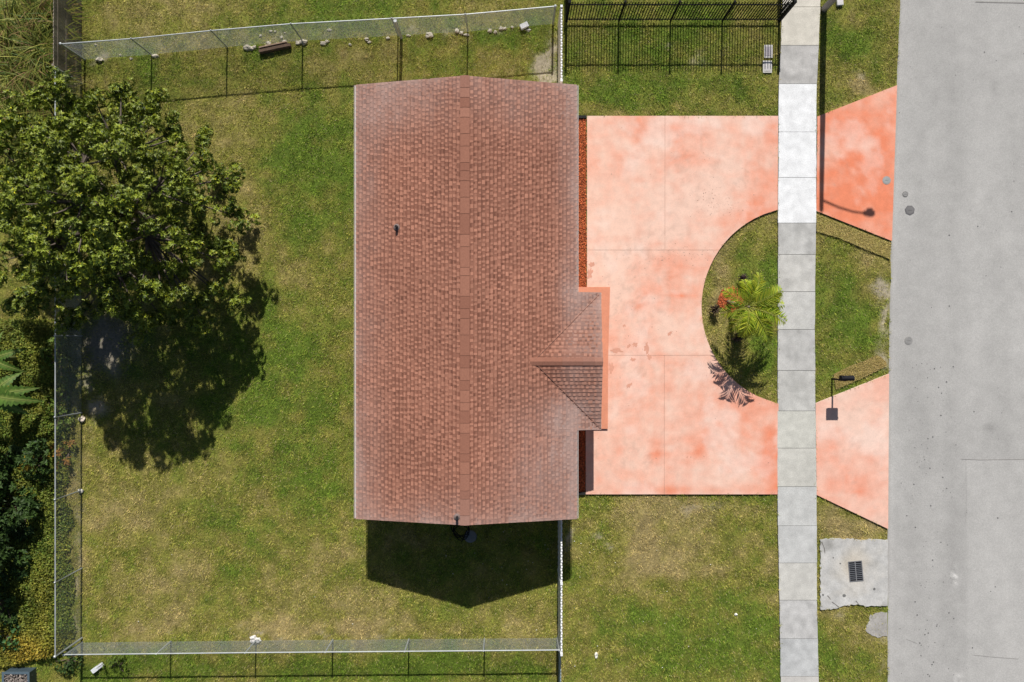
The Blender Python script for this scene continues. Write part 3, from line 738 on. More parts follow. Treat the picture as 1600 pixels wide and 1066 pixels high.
def board_fence(x, ya, yb, h, label, mat, cols, bw, gap, name, thick=.02, offs=0., rail=None):
    X = gx(x); t = thing(name, (X, (gy(ya) + gy(yb)) / 2, 0), label, 'fence')
    y0, y1 = sorted((gy(ya), gy(yb))); me = []
    for k in range(3):
        c = cols[k % len(cols)]; m = MB(); hh = h
        V = [(-thick/2, -bw/2, 0), (thick/2, -bw/2, 0), (thick/2, bw/2, 0), (-thick/2, bw/2, 0), (-thick/2, -bw/2, hh - .02), (thick/2, -bw/2, hh - .02), (thick/2, bw/2, hh - .02), (-thick/2, bw/2, hh - .02), (-thick/2, 0, hh), (thick/2, 0, hh)]
        m.add(V, [(3,2,1,0),(0,1,5,4),(2,3,7,6),(1,2,6,9,5),(3,0,4,8,7),(4,5,9,8),(6,7,8,9)], c)
        ms = m.mesh('board'); ms.materials.append(mat); me.append(ms)
    y = y0 + bw / 2; i = 0
    while y < y1:
        link('board', me[random.randrange(3)], None, t, (X + (offs if i % 2 else -offs) + random.uniform(-.003, .003), y, random.uniform(-.012, .012) - .02)); y += bw + gap; i += 1
    for z in (.35, h * .55, h - .3):
        MB().box(X - .02, X + .02, y0, y1, z - .04, z + .04, rail or cols[0]).build('rail', mat, t)
    n = max(2, int((y1 - y0) / 2.2) + 1)
    for k in range(n):
        yy = y0 + (y1 - y0) * k / (n - 1)
        MB().box(X - .045, X + .045, yy - .045, yy + .045, -.1, h + .015, rail or cols[0]).build('post', mat, t)
    return t
WH = [(.80, .81, .82), (.78, .79, .81), (.82, .82, .82)]
board_fence(872.8, 41, 150, 1.8, 'white boarded fence between the black picket fence and the house', M['white'], WH, .095, .012, 'board_fence', .055, .006)
board_fence(872.8, 786, 994, 1.8, 'white boarded fence running from the house to the low chain-link fence', M['white'], WH, .095, .012, 'board_fence', .055, .006)
board_fence(873.2, 1000, 1150, 1.25, 'blue-grey boarded fence continuing past the end of the white fence', M['white'], [(.32, .40, .44), (.28, .35, .40), (.36, .43, .47)], .12, .012, 'board_fence', .022, .0)
board_fence(127, -110, 128, 1.85, 'weathered dark board fence beside the tall arching grass', M['wood'], [(.25, .21, .165), (.21, .18, .145), (.29, .25, .195)], .14, .004, 'board_fence', .024, .0)

def picket_fence():
    t = thing('picket_fence', g(1050, 33), 'black metal picket fence enclosing the strip of lawn by the sidewalk', 'fence')
    bk = (.012, .013, .014); h = 1.7; r = .015
    m = MB().box(-r, r, -r, r, .06, h - .05, bk)
    m.add([(-r, -r, h - .05), (r, -r, h - .05), (r, r, h - .05), (-r, r, h - .05), (0, 0, h)], [(0,1,4),(1,2,4),(2,3,4),(3,0,4)], bk)
    pk = m.mesh('picket'); pk.materials.append(M['black'])
    runs = [((885, 33), (1217, 33)), ((884, 33), (884, -110)), ((1217.5, 33), (1217.5, -110))]
    for i, (a, b) in enumerate(runs):
        A = Vector(g(*a)); B = Vector(g(*b)); L = (B - A).length; d = (B - A) / L; n = int(L / .112)
        for k in range(1, n): link('picket', pk, None, t, A + d * (k * L / n))
        nn = Vector((-d.y, d.x, 0)) * .018
        for z in (.17, 1.46):
            V = [A - nn, B - nn, B + nn, A + nn]; V = [(v.x, v.y, z - .02) for v in V] + [(v.x, v.y, z + .02) for v in V]
            MB().add(V, [(3,2,1,0),(4,5,6,7),(0,1,5,4),(1,2,6,5),(2,3,7,6),(3,0,4,7)], bk).build('rail', M['black'], t)
    for px, py in ((885, 33), (967, 33), (1047.5, 33), (1128.5, 33), (1217.3, 33), (884, -30), (1217.5, -48)):
        X, Y, _ = g(px, py); w_ = .034 if px < 1200 and px > 890 else .05
        q = MB().box(X - w_, X + w_, Y - w_, Y + w_, -.1, h + .02, bk).build('post', M['black'], t)
        MB().box(X - w_ - .008, X + w_ + .008, Y - w_ - .008, Y + w_ + .008, h + .02, h + .045, bk).build('post_cap', M['black'], q)
picket_fence()

# ------------------------------------------------------------------ street lamp, mailbox, covers
def street_lamp():
    X, Y, _ = g(1287, 15); t = thing('street_lamp', (X, Y, 0), 'tall grey street lamp pole at the edge of the verge beside the sidewalk', 'street lamp')
    c = (.27, .255, .25); H = 6.75
    MB().tube([(X, Y, -.1), (X, Y, 2), (X, Y, 4.5), (X, Y, H)], [.135, .125, .105, .085], c, 16).build('pole', M['conc'], t, True)
    MB().tube([(X, Y, H), (X, Y, H + .05)], [.088, .05], c, 12).build('pole_cap', M['metal'], t)
    MB().tube([(X, Y - .02, H - .35), (X + .7, Y - .04, H - .12), (X + 1.3, Y - .05, H + .02), (X + 1.75, Y - .06, H + .06)], [.035, .032, .03, .028], (.3, .3, .3), 8).build('arm', M['metal'], t)
    m = MB(); z = H + .06; prof = [(1.7, .05, .04), (1.80, .09, .06), (1.98, .13, .08), (2.12, .12, .07), (2.2, .06, .04)]
    V = []; F = []; n = 10
    for dx, wy, wz in prof:
        for k in range(n): a = 2 * math.pi * k / n; V.append((X + dx, Y - .06 + wy * math.cos(a), z + wz * math.sin(a)))
    for i in range(len(prof) - 1):
        for k in range(n): F.append((i*n+k, i*n+(k+1)%n, (i+1)*n+(k+1)%n, (i+1)*n+k))
    F += [tuple(range(n))[::-1], tuple(range((len(prof)-1)*n, len(prof)*n))]
    m.add(V, F, (.33, .33, .33)); lh = m.build('lamp_head', M['metal'], t, True)
    MB().box(X + 1.86, X + 2.1, Y - .15, Y + .03, z - .10, z - .06, (.7, .7, .65)).build('lens', M['glass'], lh)
street_lamp()
def mailbox():
    X, Y, _ = g(1300, 588.5); t = thing('mailbox', (X, Y, 0), 'black mailbox on a thin post by the paler driveway apron', 'mailbox')
    bk = (.018, .018, .022)
    MB().box(X - .035, X + .035, Y - .13, Y - .06, -.1, 1.22, (.05, .035, .025)).build('post', M['wood'], t)
    MB().box(X - .2, X + .2, Y - .11, Y + .08, 1.17, 1.205, (.05, .035, .025)).build('bracket', M['wood'], t)
    prof = [(-.1, 0), (.1, 0), (.1, .17)] + [(.1 * math.cos(a), .17 + .12 * math.sin(a)) for a in np.linspace(.25, math.pi - .25, 9)] + [(-.1, .17)]
    n = len(prof); m = MB(); V = []
    for xx in (X - .25, X + .21): V += [(xx, Y + a, 1.205 + b) for a, b in prof]
    m.add(V, [tuple(range(n)), tuple(range(n, 2*n))[::-1]] + [(i, (i+1) % n, n + (i+1) % n, n + i) for i in range(n)], bk); m.build('body', M['black'], t)
    m = MB(); V = []
    for xx in (X + .21, X + .235): V += [(xx, Y + a * 1.05, 1.2 + b * 1.02) for a, b in prof]
    m.add(V, [tuple(range(n)), tuple(range(n, 2*n))[::-1]] + [(i, (i+1) % n, n + (i+1) % n, n + i) for i in range(n)], (.025, .025, .03)); d = m.build('door', M['black'], t)
    MB().box(X + .235, X + .255, Y - .02, Y + .02, 1.42, 1.46, (.2, .2, .2)).build('handle', M['metal'], d)
    MB().box(X - .19, X - .17, Y + .1, Y + .115, 1.3, 1.55, (.05, .02, .02)).build('flag', M['black'], t)
mailbox()
def cover(px, py, r, sides, z, ring, c, label):
    t = thing('valve_cover', g(px, py, z), label, 'valve cover'); X, Y, _ = g(px, py); r /= S
    pl = lambda q: [(X + q * math.cos(2 * math.pi * (k + .3) / sides), Y + q * math.sin(2 * math.pi * (k + .3) / sides)) for k in range(sides)]
    MB().prism(pl(r), z - .03, z + .008, ring).build('rim', M['conc'], t)
    l = MB().prism(pl(r * .8), z, z + .013, c).build('lid', M['conc'], t)
    MB().box(X - r * .4, X + r * .4, Y - .012, Y + .012, z + .0125, z + .016, tuple(q * .7 for q in c)).build('lifting_bar', M['conc'], l)
cover(1420.5, 329, 8, 7, .047, (.155, .15, .155), (.185, .18, .18), 'large dark grey many-sided utility cover in the road')
cover(1413.5, 304, 4.6, 9, .047, (.17, .165, .16), (.27, .265, .26), 'smallest round grey valve cover in the road, next to the large cover')
cover(1418.5, 532.5, 6.4, 14, .047, (.29, .285, .275), (.27, .265, .26), 'faint grey round utility cover alone in the road opposite the palm')
cover(1384, 282.5, 6.6, 14, .066, (.36, .33, .31), (.32, .34, .34), 'round grey cover set in the more orange driveway apron')
def meter_box(px, py, w_, h_, c, label):
    t = thing('meter_box', g(px, py), label, 'meter box'); X, Y, _ = g(px, py); w_ /= 2 * S; h_ /= 2 * S
    MB().box(X - w_, X + w_, Y - h_, Y + h_, -.05, .05, (.56, .54, .52)).build('collar', M['conc'], t)
    MB().box(X - w_ * .7, X + w_ * .7, Y - h_ * .72, Y + h_ * .72, .03, .062, c).build('lid', M['conc'], t)
meter_box(1200, 81, 13, 20, (.36, .33, .35), 'concrete meter box with a dark lid inside the picket fence shadow')
meter_box(1198.5, 105, 14, 19, (.55, .53, .52), 'pale concrete meter box with a pale lid beside another meter box')

# ------------------------------------------------------------------ rocks, timber, litter
def rock(name, px, py, rx, ry, hz, label, cat, group=None, c=(.50, .455, .37), seed=0, sub=2):
    rr = random.Random(seed); bm = bmesh.new(); bmesh.ops.create_icosphere(bm, subdivisions=sub, radius=1)
    X, Y, _ = g(px, py); a = rr.uniform(0, 3.1)
    for v in bm.verts:
        q = rr.uniform(.6, 1.25); x, y, z = v.co * q
        x, y = x * rx / S, y * ry / S
        v.co = (X + x, Y + y, max(z, -.4) * hz + hz * .3)
    me = bpy.data.meshes.new(name); bm.to_mesh(me); bm.free()
    setcol(me, np.tile(np.array(c), (len(me.vertices), 1)) * RNG.uniform(.8, 1.15, (len(me.vertices), 1)))
    return tag(link(name, me, M['rock']), label, cat, group)
RL = 'rough pale limestone rock lying along the foot of the chain-link fence'
RG = 'limestone rocks along the fence foot'
for i, (px, py, rx, ry) in enumerate([(671,56,6.5,4.5),(714,49,4.5,4),(721,52,3.5,3),(729,55,5,2),(783,45,3.6,3),(789,45,2.6,2.6),(800,43,2.6,2.2),(766,49,4,4),(774,51,3,3),(389,75.5,8.5,5),(474,66,6,5),(466,68,4.5,3.5),(506,68,7,3),(511,65,3.5,2.5),
    (420,68,4.2,3.2),(418,73,4,2.6),(433,69.5,2.6,2.6),(429,73,2.6,2.2),(445,65,4,2.6),(447,68,3,2),(423,49,3.2,1.6),(430,49.5,1.8,1.8),(407,56,2,2),(445,51.5,2,1.2),(440,59,2,2.6),(149,70,2.4,1.6),(156,94,6,4),(188,86,2,1.6),(243,88,7,3),(573,62,4,3),(577,66,3,2),(547,70,2.6,2),(606,60,3,2.4),(638,56,4,1.8),(205,92,3,2),(515,47,4,2),(398,74,3,3)]):
    rock('limestone_rock', px, py, rx, ry, min(rx, ry) / S * .8, RL, 'rock', RG, seed=i)
def block(name, px, py, lx, ly, hz, rot, c, mat, label, cat, z=-.02, rnd=.012):
    bm = bmesh.new(); bmesh.ops.create_cube(bm, size=1)
    bmesh.ops.scale(bm, vec=(lx / S, ly / S, hz - z), verts=bm.verts); bmesh.ops.bevel(bm, geom=bm.edges[:], offset=rnd, segments=2, affect='EDGES')
    X, Y, _ = g(px, py); bmesh.ops.transform(bm, matrix=Matrix.Translation((X, Y, (hz + z) / 2)) @ Matrix.Rotation(rot, 4, 'Z') @ Matrix.Rotation(.03, 4, 'X'), verts=bm.verts)
    me = bpy.data.meshes.new(name); bm.to_mesh(me); bm.free(); setcol(me, np.tile(np.array(c), (len(me.vertices), 1)))
    o = link(name, me, mat); return tag(o, label, cat) if label else o
block('concrete_block', 819, 42, 13, 8, .16, R(25), (.66, .66, .67), M['conc'], 'white concrete block tilted on the grass by the sandy patch', 'concrete block')
rock('stone', 825, 47.5, 4, 2.6, .06, 'small pale stone touching the white concrete block', 'stone', c=(.6, .58, .55), seed=71)
block('timber', 431, 77.5, 50, 5.5, .20, R(12), (.13, .085, .06), M['wood'], 'old dark timber beam lying among rocks at the fence', 'timber', rnd=.02)
block('plank', 428.5, 72.8, 44, 2.2, .22, R(12), (.33, .23, .165), M['wood'], 'lighter weathered plank leaning along the dark timber beam', 'plank', rnd=.008)
rock('concrete_rubble', 397, 998, 6.5, 6, .13, 'pale broken concrete lump at the foot of the low chain-link fence', 'rubble', c=(.62, .6, .58), seed=80)
rock('concrete_rubble', 404, 999.5, 4.5, 4, .10, 'smaller pale concrete lump beside a larger one at the low fence', 'rubble', c=(.66, .65, .62), seed=81)
rock('stone', 932, 1023.5, 2.6, 5, .06, 'white stone alone on the grass right of the boarded fence end', 'stone', c=(.85, .83, .76), seed=82)
rock('stone', 1150, 960, 3, 2, .04, 'small white stone alone on the lush grass near the sidewalk', 'stone', c=(.85, .84, .8), seed=83)
rock('concrete_rubble', 127, 767, 5, 4, .1, 'pale concrete footing lump at a left boundary fence post', 'rubble', c=(.6, .57, .52), seed=84)
rock('concrete_rubble', 129, 655, 5, 5, .12, 'pale rubble heap at the fence foot near the tree shadow', 'rubble', c=(.58, .5, .42), seed=85)
block('concrete_block', 1311, 5, 10, 10, .12, R(5), (.58, .57, .56), M['conc'], 'pale concrete block on the verge grass beside the street lamp pole', 'concrete block')
t = thing('plastic_pipe', g(155, 1041), 'white plastic downspout piece lying on weeds behind the low fence', 'pipe')
rotm = Matrix.Translation(Vector(g(154, 1042, .05))) @ Matrix.Rotation(R(36), 4, 'Z')
MB().box(-.02, .27, .005, .075, 0, .1, (.78, .8, .82), rotm).box(-.02, .27, -.085, -.015, 0, .09, (.62, .64, .66), rotm).build('channel', M['plast'], t)
MB().box(-.22, -.0195, -.095, .085, -.05, .14, (.8, .82, .83), rotm).build('elbow', M['plast'], t)
# white specks of litter in the grass
m = MB()
for k in range(95):
    if k < 40: px, py = random.uniform(690, 865), random.uniform(828, 925)
    elif k < 80: px, py = random.uniform(890, 1205), random.uniform(790, 1062)
    else: px, py = random.uniform(140, 860), random.uniform(830, 985)
    r_ = random.choice([.3, .4, .5, .7, 1.0]) / S; X, Y, _ = g(px, py)
    m.add([(X - r_, Y, .03), (X, Y - r_ * .7, .035), (X + r_, Y, .03), (X, Y + r_, .035), (X, Y, .06)], [(0,1,4),(1,2,4),(2,3,4),(3,0,4)], (.75, .74, .68))
tag(m.build('gravel_specks', M['rock']), 'tiny white gravel specks scattered over the lawn', 'gravel', kind='stuff')
# hose in the gable shade
pts = []
for k in range(60):
    a = k * .32; r_ = .32 + .1 * math.sin(k * .7); pts.append((gx(721) + r_ * math.cos(a) * .8, gy(828) + r_ * math.sin(a), .03 + .0016 * k))
pts += [(gx(722), gy(846), .03), (gx(715), gy(842), .02), (gx(706), gy(828), .02), (gx(703), gy(812), .02)]
tag(MB().tube(pts, .017, (.012, .012, .014), 6).build('garden_hose', M['black']), 'black garden hose coiled on the shaded grass under the gable', 'hose')
tag(MB().tube([(gx(735), gy(838), -.02), (gx(735), gy(838), .035), (gx(735), gy(838), .05)], [.26, .26, .22], (.17, .175, .175), 20).build('round_lid', M['plast']), 'round grey lid lying flat on the shaded grass by the hose', 'lid')

# ------------------------------------------------------------------ vegetation
def crown_leaves(lobes, per, nl, L, W, cols, zmin=-.35, jitter=.25, mat='leaf', flat=.35, ytip=.0):
    Pa, Da, Na, La, Wa, Ca = [], [], [], [], [], []
    for (c, r) in lobes:
        n = max(6, int(per * r * r)); d = rand_dirs(n, zmin)
        rad = r * (1 - jitter * RNG.random((n, 1)) ** 1.5)
        P = np.array(c) + d * rad * np.array((1, 1, .8))
        lt = RNG.normal(1, .12)
        hue = RNG.random()
        for j in range(nl):
            a = 2 * np.pi * (j + RNG.random(n) * .6) / nl
            # rosette: leaves fan out around the outward direction
            ref = np.where(np.abs(d[:, 2:3]) < .9, np.array([[0, 0, 1.]]), np.array([[1., 0, 0]]))
            e1 = np.cross(d, ref); e1 /= np.linalg.norm(e1, axis=1, keepdims=True); e2 = np.cross(d, e1)
            fan = e1 * np.cos(a)[:, None] + e2 * np.sin(a)[:, None]
            D = fan + d * RNG.uniform(flat * .3, flat * 1.8, (n, 1)) + np.array((0, 0, .12))
            N = d + np.array((0, 0, .5)) + RNG.normal(0, .2, (n, 3))
            Pa.append(P); Da.append(D); Na.append(N); La.append(RNG.uniform(L * .7, L * 1.2, n)); Wa.append(RNG.uniform(W * .8, W * 1.2, n))
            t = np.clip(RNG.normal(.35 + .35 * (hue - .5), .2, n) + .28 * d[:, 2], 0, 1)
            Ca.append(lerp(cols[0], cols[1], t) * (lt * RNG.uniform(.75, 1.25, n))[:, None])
    return leaf_np(np.concatenate(Pa), np.concatenate(Da), np.concatenate(Na), np.concatenate(La), np.concatenate(Wa), np.concatenate(Ca))

def big_tree():
    bx, by = -14.75, 4.85
    t = thing('broadleaf_tree', (bx, by, 0), 'large dense dark green broadleaf tree in the back yard corner', 'tree')
    tries = 0; rr = random.Random(5)
    lobes = [((x, y, z), r_) for x, y, z, r_ in ((-17.6, 1.7, 3.1, .8), (-18.6, 2.9, 3.4, .8), (-16.6, .9, 2.7, .7), (-19.2, 4.6, 3.7, .8), (-18.4, 1.2, 2.4, .7), (-16.7, 8.1, 3.6, .75), (-17.8, 7.3, 3.9, .8), (-15.6, 8.6, 3.4, .7), (-17.1, 8.9, 3.5, .7), (-16.1, 9.1, 3.7, .65), (-18.2, 8.3, 3.4, .7), (-19.0, 7.4, 3.6, .7), (-14.2, 8.9, 3.5, .7), (-13.0, 8.5, 3.4, .65), (-18.9, 6.2, 3.6, .7),
        (-11.2, 1.9, 2.6, .7), (-10.7, 3.0, 2.9, .75), (-12.1, 1.2, 2.5, .65), (-10.6, 1.5, 2.1, .5), (-11.6, .6, 2.2, .5))]
    while len(lobes) < 135 and tries < 30000:
        tries += 1
        a = rr.uniform(0, 2 * math.pi); q = math.sqrt(rr.random())
        edge = 1.0 + .11 * math.cos(a + .5) + .05 * math.sin(5 * a + 1.) + .05 * math.sin(9 * a)
        x = q * 4.0 * math.cos(a) * edge; y = q * 4.05 * math.sin(a) * edge
        if y < -2.6 and abs(x + .3) < 1.1 and rr.random() < .9: continue
        z = 2.9 + 2.9 * (1 - q ** 2.6) + rr.uniform(-1.0, .75)
        if x > 1.5 and q > .7: z -= rr.uniform(0., .8)
        r_ = rr.choice([.4, .55, .7, .8, .95, 1.05])
        if all((x - l[0][0] + bx) ** 2 + (y - l[0][1] + by) ** 2 + (z - l[0][2]) ** 2 > (.84 * (r_ + l[1])) ** 2 for l in lobes):
            lobes.append(((bx + x, by + y, z), r_))
    subs = []
    for c, r_ in lobes:
        for k in range(9):
            d_ = Vector((rr.gauss(0, 1), rr.gauss(0, 1), rr.gauss(.35, .8))).normalized() * r_ * rr.uniform(.25, .95)
            subs.append(((c[0] + d_.x * 1.1, c[1] + d_.y * 1.1, c[2] + d_.z * .8), r_ * rr.uniform(.22, .46)))
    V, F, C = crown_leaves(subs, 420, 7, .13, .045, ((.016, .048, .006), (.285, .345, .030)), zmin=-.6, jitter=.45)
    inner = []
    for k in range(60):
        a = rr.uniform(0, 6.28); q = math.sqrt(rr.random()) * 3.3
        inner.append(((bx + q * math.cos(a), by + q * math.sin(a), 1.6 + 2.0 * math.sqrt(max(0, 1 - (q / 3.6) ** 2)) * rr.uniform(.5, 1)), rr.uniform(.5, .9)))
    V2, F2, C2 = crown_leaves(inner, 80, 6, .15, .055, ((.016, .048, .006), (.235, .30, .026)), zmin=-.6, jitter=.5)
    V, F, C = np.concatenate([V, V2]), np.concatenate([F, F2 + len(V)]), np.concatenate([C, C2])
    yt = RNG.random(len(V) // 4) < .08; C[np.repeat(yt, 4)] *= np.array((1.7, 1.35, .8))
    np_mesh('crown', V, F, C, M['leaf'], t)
    bc = (.13, .105, .085)
    MB().tube([(bx, by, -.15), (bx, by, .1), (bx + .05, by, .8), (bx, by + .05, 1.9)], [.42, .32, .26, .23], bc, 12).build('trunk', M['bark'], t, True)
    hubs = []
    for k in range(7):
        a = k * .9 + .3; e = Vector((bx + 1.9 * math.cos(a), by + 1.9 * math.sin(a), 3.7 + .5 * math.sin(k * 2.1))); hubs.append(e)
        MB().tube([(bx, by + .05, 1.8), (bx + .7 * math.cos(a), by + .7 * math.sin(a), 2.7), e], [.17, .12, .08], bc, 8).build('limb', M['bark'], t, True)
    hubs.append(Vector((bx, by, 4.9))); MB().tube([(bx, by + .05, 1.8), (bx + .1, by, 3.4), (bx, by, 4.9)], [.18, .13, .09], bc, 8).build('limb', M['bark'], t, True)
    m = MB()
    for c, r_ in lobes:
        h = min(hubs, key=lambda q: (q - Vector(c)).length); mid = (h + Vector(c)) / 2 + Vector((0, 0, -.15))
        m.tube([h, mid, c], [.055, .035, .015], bc, 5)
    m.build('branches', M['bark'], t)
big_tree()

def palm():
    X, Y, _ = g(1147, 483); t = thing('palm_tree', (X, Y, 0), 'small bright yellow-green feather palm on the planting island', 'palm')
    zc = 1.8
    MB().tube([(X - .25, Y + .3, -.05), (X - .16, Y + .2, .5), (X - .04, Y + .04, 1.2), (X, Y, zc + .1)], [.10, .075, .065, .05], (.22, .19, .12), 10).build('trunk', M['bark'], t, True)
    rr = random.Random(3)
    base = [8, 38, 66, 98, 140, 188, 228, 262, 288, 318, 345, 22, 80, 302, 335, 250]
    for i, deg in enumerate(base):
        a = R(deg + rr.uniform(-8, 8)); ln = rr.uniform(1.15, 1.55) * (1.1 if -70 < ((deg + 180) % 360 - 180) < 75 else .85); up = rr.uniform(.5, 1.1) if i < 11 else rr.uniform(1.0, 1.7)
        dr = Vector((math.cos(a), math.sin(a), 0)); pts = []
        for s in np.linspace(0, 1, 12):
            r_ = ln * (s * .95); z = zc + ln * (up * s - (up * .55 + .45) * s * s)
            pts.append(Vector((X, Y, 0)) + dr * r_ + Vector((0, 0, z)))
        m = MB().tube(pts, list(np.linspace(.016, .004, 12)), (.33, .36, .06), 5)
        Pn, Dn, Nn, Ln, Wn, Cn = [], [], [], [], [], []
        lt = rr.uniform(.8, 1.2)
        for s in np.linspace(.15, 1, 21):
            f = s * 11; k = min(int(f), 10); P = pts[k].lerp(pts[k+1], f - k); tg = (pts[k+1] - pts[k]).normalized(); sd = tg.cross(Vector((0, 0, 1))).normalized(); nn = sd.cross(tg)
            for sg in (-1, 1):
                D = tg * rr.uniform(.55, .8) + sd * sg * rr.uniform(.7, .9) + nn * rr.uniform(.05, .35)
                Pn.append(P); Dn.append(D); Nn.append(nn + Vector((rr.gauss(0, .15), rr.gauss(0, .15), .2))); Ln.append((.40 * math.sin(math.pi * min(1, .18 + s * .74)) + .06) * rr.uniform(.85, 1.1)); Wn.append(.05 * rr.uniform(.8, 1.15))
                y_ = rr.random(); Cn.append(np.array((.24, .37, .035)) * (1 - y_) * lt + np.array((.56, .58, .07)) * y_ * lt)
        V, F, C = leaf_np(np.array([tuple(p) for p in Pn]), np.array([tuple(p) for p in Dn]), np.array([tuple(p) for p in Nn]), Ln, Wn, np.array(Cn), droop=.18)
        m.v += [tuple(v) for v in V]; b = len(m.v) - len(V); m.f += [tuple(int(q) + b for q in f) for f in F]; m.c += [tuple(c) for c in C]
        m.build('frond', M['leafm'], t)
palm()

def spiky(px, py, n, L, cols, label, name='spiky_plant', cat='plant', h=.25, group=None, width=.04, zlift=0.15):
    X, Y, _ = g(px, py); t = thing(name, (X, Y, 0), label, cat, group)
    MB().tube([(X, Y, -.03), (X, Y, h)], [.03, .018], (.14, .1, .07), 6).build('stem', M['bark'], t)
    a = RNG.uniform(0, 6.28, n); el = RNG.uniform(-.1, 1.2, n); D = np.stack([np.cos(a) * np.cos(el), np.sin(a) * np.cos(el), np.sin(el)], 1)
    P = np.stack([np.full(n, X), np.full(n, Y), RNG.uniform(h * .4, h, n)], 1); c = lerp(cols[0], cols[1], RNG.random(n)) 
    V, F, C = leaf_np(P, D, np.tile((0, 0, 1.), (n, 1)) + RNG.normal(0, .25, (n, 3)), RNG.uniform(L * .6, L, n), np.full(n, width), c, droop=.25)
    np_mesh('foliage', V, F, C, M['leafm'], t)
spiky(1158, 438, 80, .30, ((.035, .022, .028), (.16, .10, .10)), 'small dark burgundy spiky plant above the orange mulch ring', h=.3)
spiky(1115, 484, 90, .30, ((.02, .014, .014), (.20, .14, .09)), 'small dark brown spiky plant near the rounded island edge', h=.32)
spiky(1150, 527, 110, .32, ((.05, .03, .035), (.26, .20, .15)), 'small withered brown spiky plant under the palm in its shade', h=.32)

def shrub(px, py, h, rx, ry, cols, label, name='shrub', cat='shrub', per=150, L=.16, W=.07, nlobe=14, group=None, mat='leafm', seed=0, zlow=.25):
    X, Y, _ = g(px, py); t = thing(name, (X, Y, 0), label, cat, group); rr = random.Random(seed + 50); lobes = []
    for k in range(nlobe):
        a = rr.uniform(0, 6.28); q = math.sqrt(rr.random()); r_ = rr.uniform(.22, .42) * min(1.4, max(.7, rx))
        lobes.append(((X + q * rx * math.cos(a), Y + q * ry * math.sin(a), max(zlow, h * math.sqrt(max(.05, 1 - q * q)) * rr.uniform(.55, 1) - r_ * .3)), r_))
    V, F, C = crown_leaves(lobes, per, 5, L, W, cols, zmin=-.2)
    np_mesh('foliage', V, F, C, M[mat], t)
    m = MB()
    for c, r_ in lobes: m.tube([(X, Y, -.05), ((X + c[0]) / 2, (Y + c[1]) / 2, c[2] * .65), c], [.03, .02, .008], (.12, .09, .07), 5)
    m.build('stems', M['bark'], t)
    return t

def banana(px, py, h, leaves, label, seed):
    X, Y, _ = g(px, py); t = thing('banana_plant', (X, Y, 0), label, 'banana plant'); rr = random.Random(seed)
    MB().tube([(X, Y, -.1), (X, Y, h * .5), (X, Y, h)], [.12, .10, .06], (.17, .20, .07), 10).build('stalk', M['leafm'], t, True)
    for deg, ln, wd, up in leaves:
        a = R(deg); dr = Vector((math.cos(a), math.sin(a), 0)); sd = Vector((-dr.y, dr.x, 0)); V = []; F = []; Cc = []; n = 33
        for i in range(n):
            s = i / (n - 1); c = Vector((X, Y, 0)) + dr * ln * (s * .93) + Vector((0, 0, h + ln * (up * s - (up + .25) * s * s)))
            w_ = wd * math.sin(math.pi * min(1, .1 + .9 * s) ** .75) * (1 if i % 3 else .62) * (.9 + .2 * rr.random()) + .01
            for q, o_ in ((-1, .16), (-.5, .10), (0, -.02), (.5, .10), (1, .16)):
                V.append(c + sd * q * w_ + Vector((0, 0, o_ * wd * (1 - .6 * s)))); Cc.append(np.array((.085, .165, .024)) * rr.uniform(.6, 1.3) if q else np.array((.24, .30, .07)))
        for i in range(n - 1):
            for k in range(4): F.append((i*5+k, i*5+k+1, (i+1)*5+k+1, (i+1)*5+k))
        lf = np_mesh('leaf', [tuple(v) for v in V], F, np.array(Cc), M['leafm'], t)
        MB().tube([V[i * 5 + 2] + Vector((0, 0, .008)) for i in range(n)], list(np.linspace(.018, .004, n)), (.27, .33, .09), 5).build('midrib', M['leafm'], lf)
banana(38, 612, 1.9, [(9, 1.75, .28, .35), (-9, 1.9, .30, .55), (42, 1.4, .26, .4), (100, 1.4, .24, .4), (180, 1.6, .26, .3), (-32, 1.6, .27, .3), (-80, 1.5, .25, .35)], 'banana plant with long pale-ribbed leaves behind the left boundary fence', 1)
banana(30, 560, 1.5, [(20, 1.3, .18, .5), (-25, 1.3, .18, .5), (80, 1.2, .17, .4), (150, 1.3, .18, .4), (-90, 1.2, .17, .4)], 'shorter banana plant tucked under the edge of the big tree', 2)
G1 = ((.045, .085, .014), (.20, .29, .04)); DK = ((.02, .045, .012), (.07, .13, .025)); YL = ((.16, .16, .02), (.62, .40, .04))
shrub(95, 560, .9, .45, .9, G1, 'light green leafy shrub hugging the tall fence below the big tree', seed=1, nlobe=14, L=.10, W=.05)
shrub(98, 640, .8, .5, 1.0, G1, 'bright green leafy shrub beside the banana leaves at the tall fence', seed=2, nlobe=18, L=.10, W=.05)
shrub(72, 715, 1.3, .75, .9, DK, 'dark shrub with scattered yellow leaves behind the tall fence', seed=3, nlobe=18)
shrub(60, 718, 1.45, .35, .45, YL, 'yellow and orange leaved croton among dark shrubs', name='croton', seed=4, nlobe=4, per=60, L=.15, W=.06)
shrub(108, 705, .9, .28, .55, ((.20, .10, .03), (.50, .26, .06)), 'orange-brown leaved croton against the tall chain-link fence', name='croton', seed=5, nlobe=5, per=70, L=.13, W=.05)
shrub(38, 790, 1.7, .9, 1.1, DK, 'broad dark green shrub in deep shade left of the boundary fence', seed=6, nlobe=22, L=.2, W=.09)
shrub(8, 860, 2.6, 1.1, 1.2, DK, 'tall dark shrub at the edge of the overgrown slope', seed=7, nlobe=24, L=.2, W=.09)
shrub(18, 985, .8, .6, .7, ((.03, .09, .03), (.09, .22, .06)), 'low glossy green shrub above the yellow creeper', seed=8, nlobe=14, L=.1, W=.06)
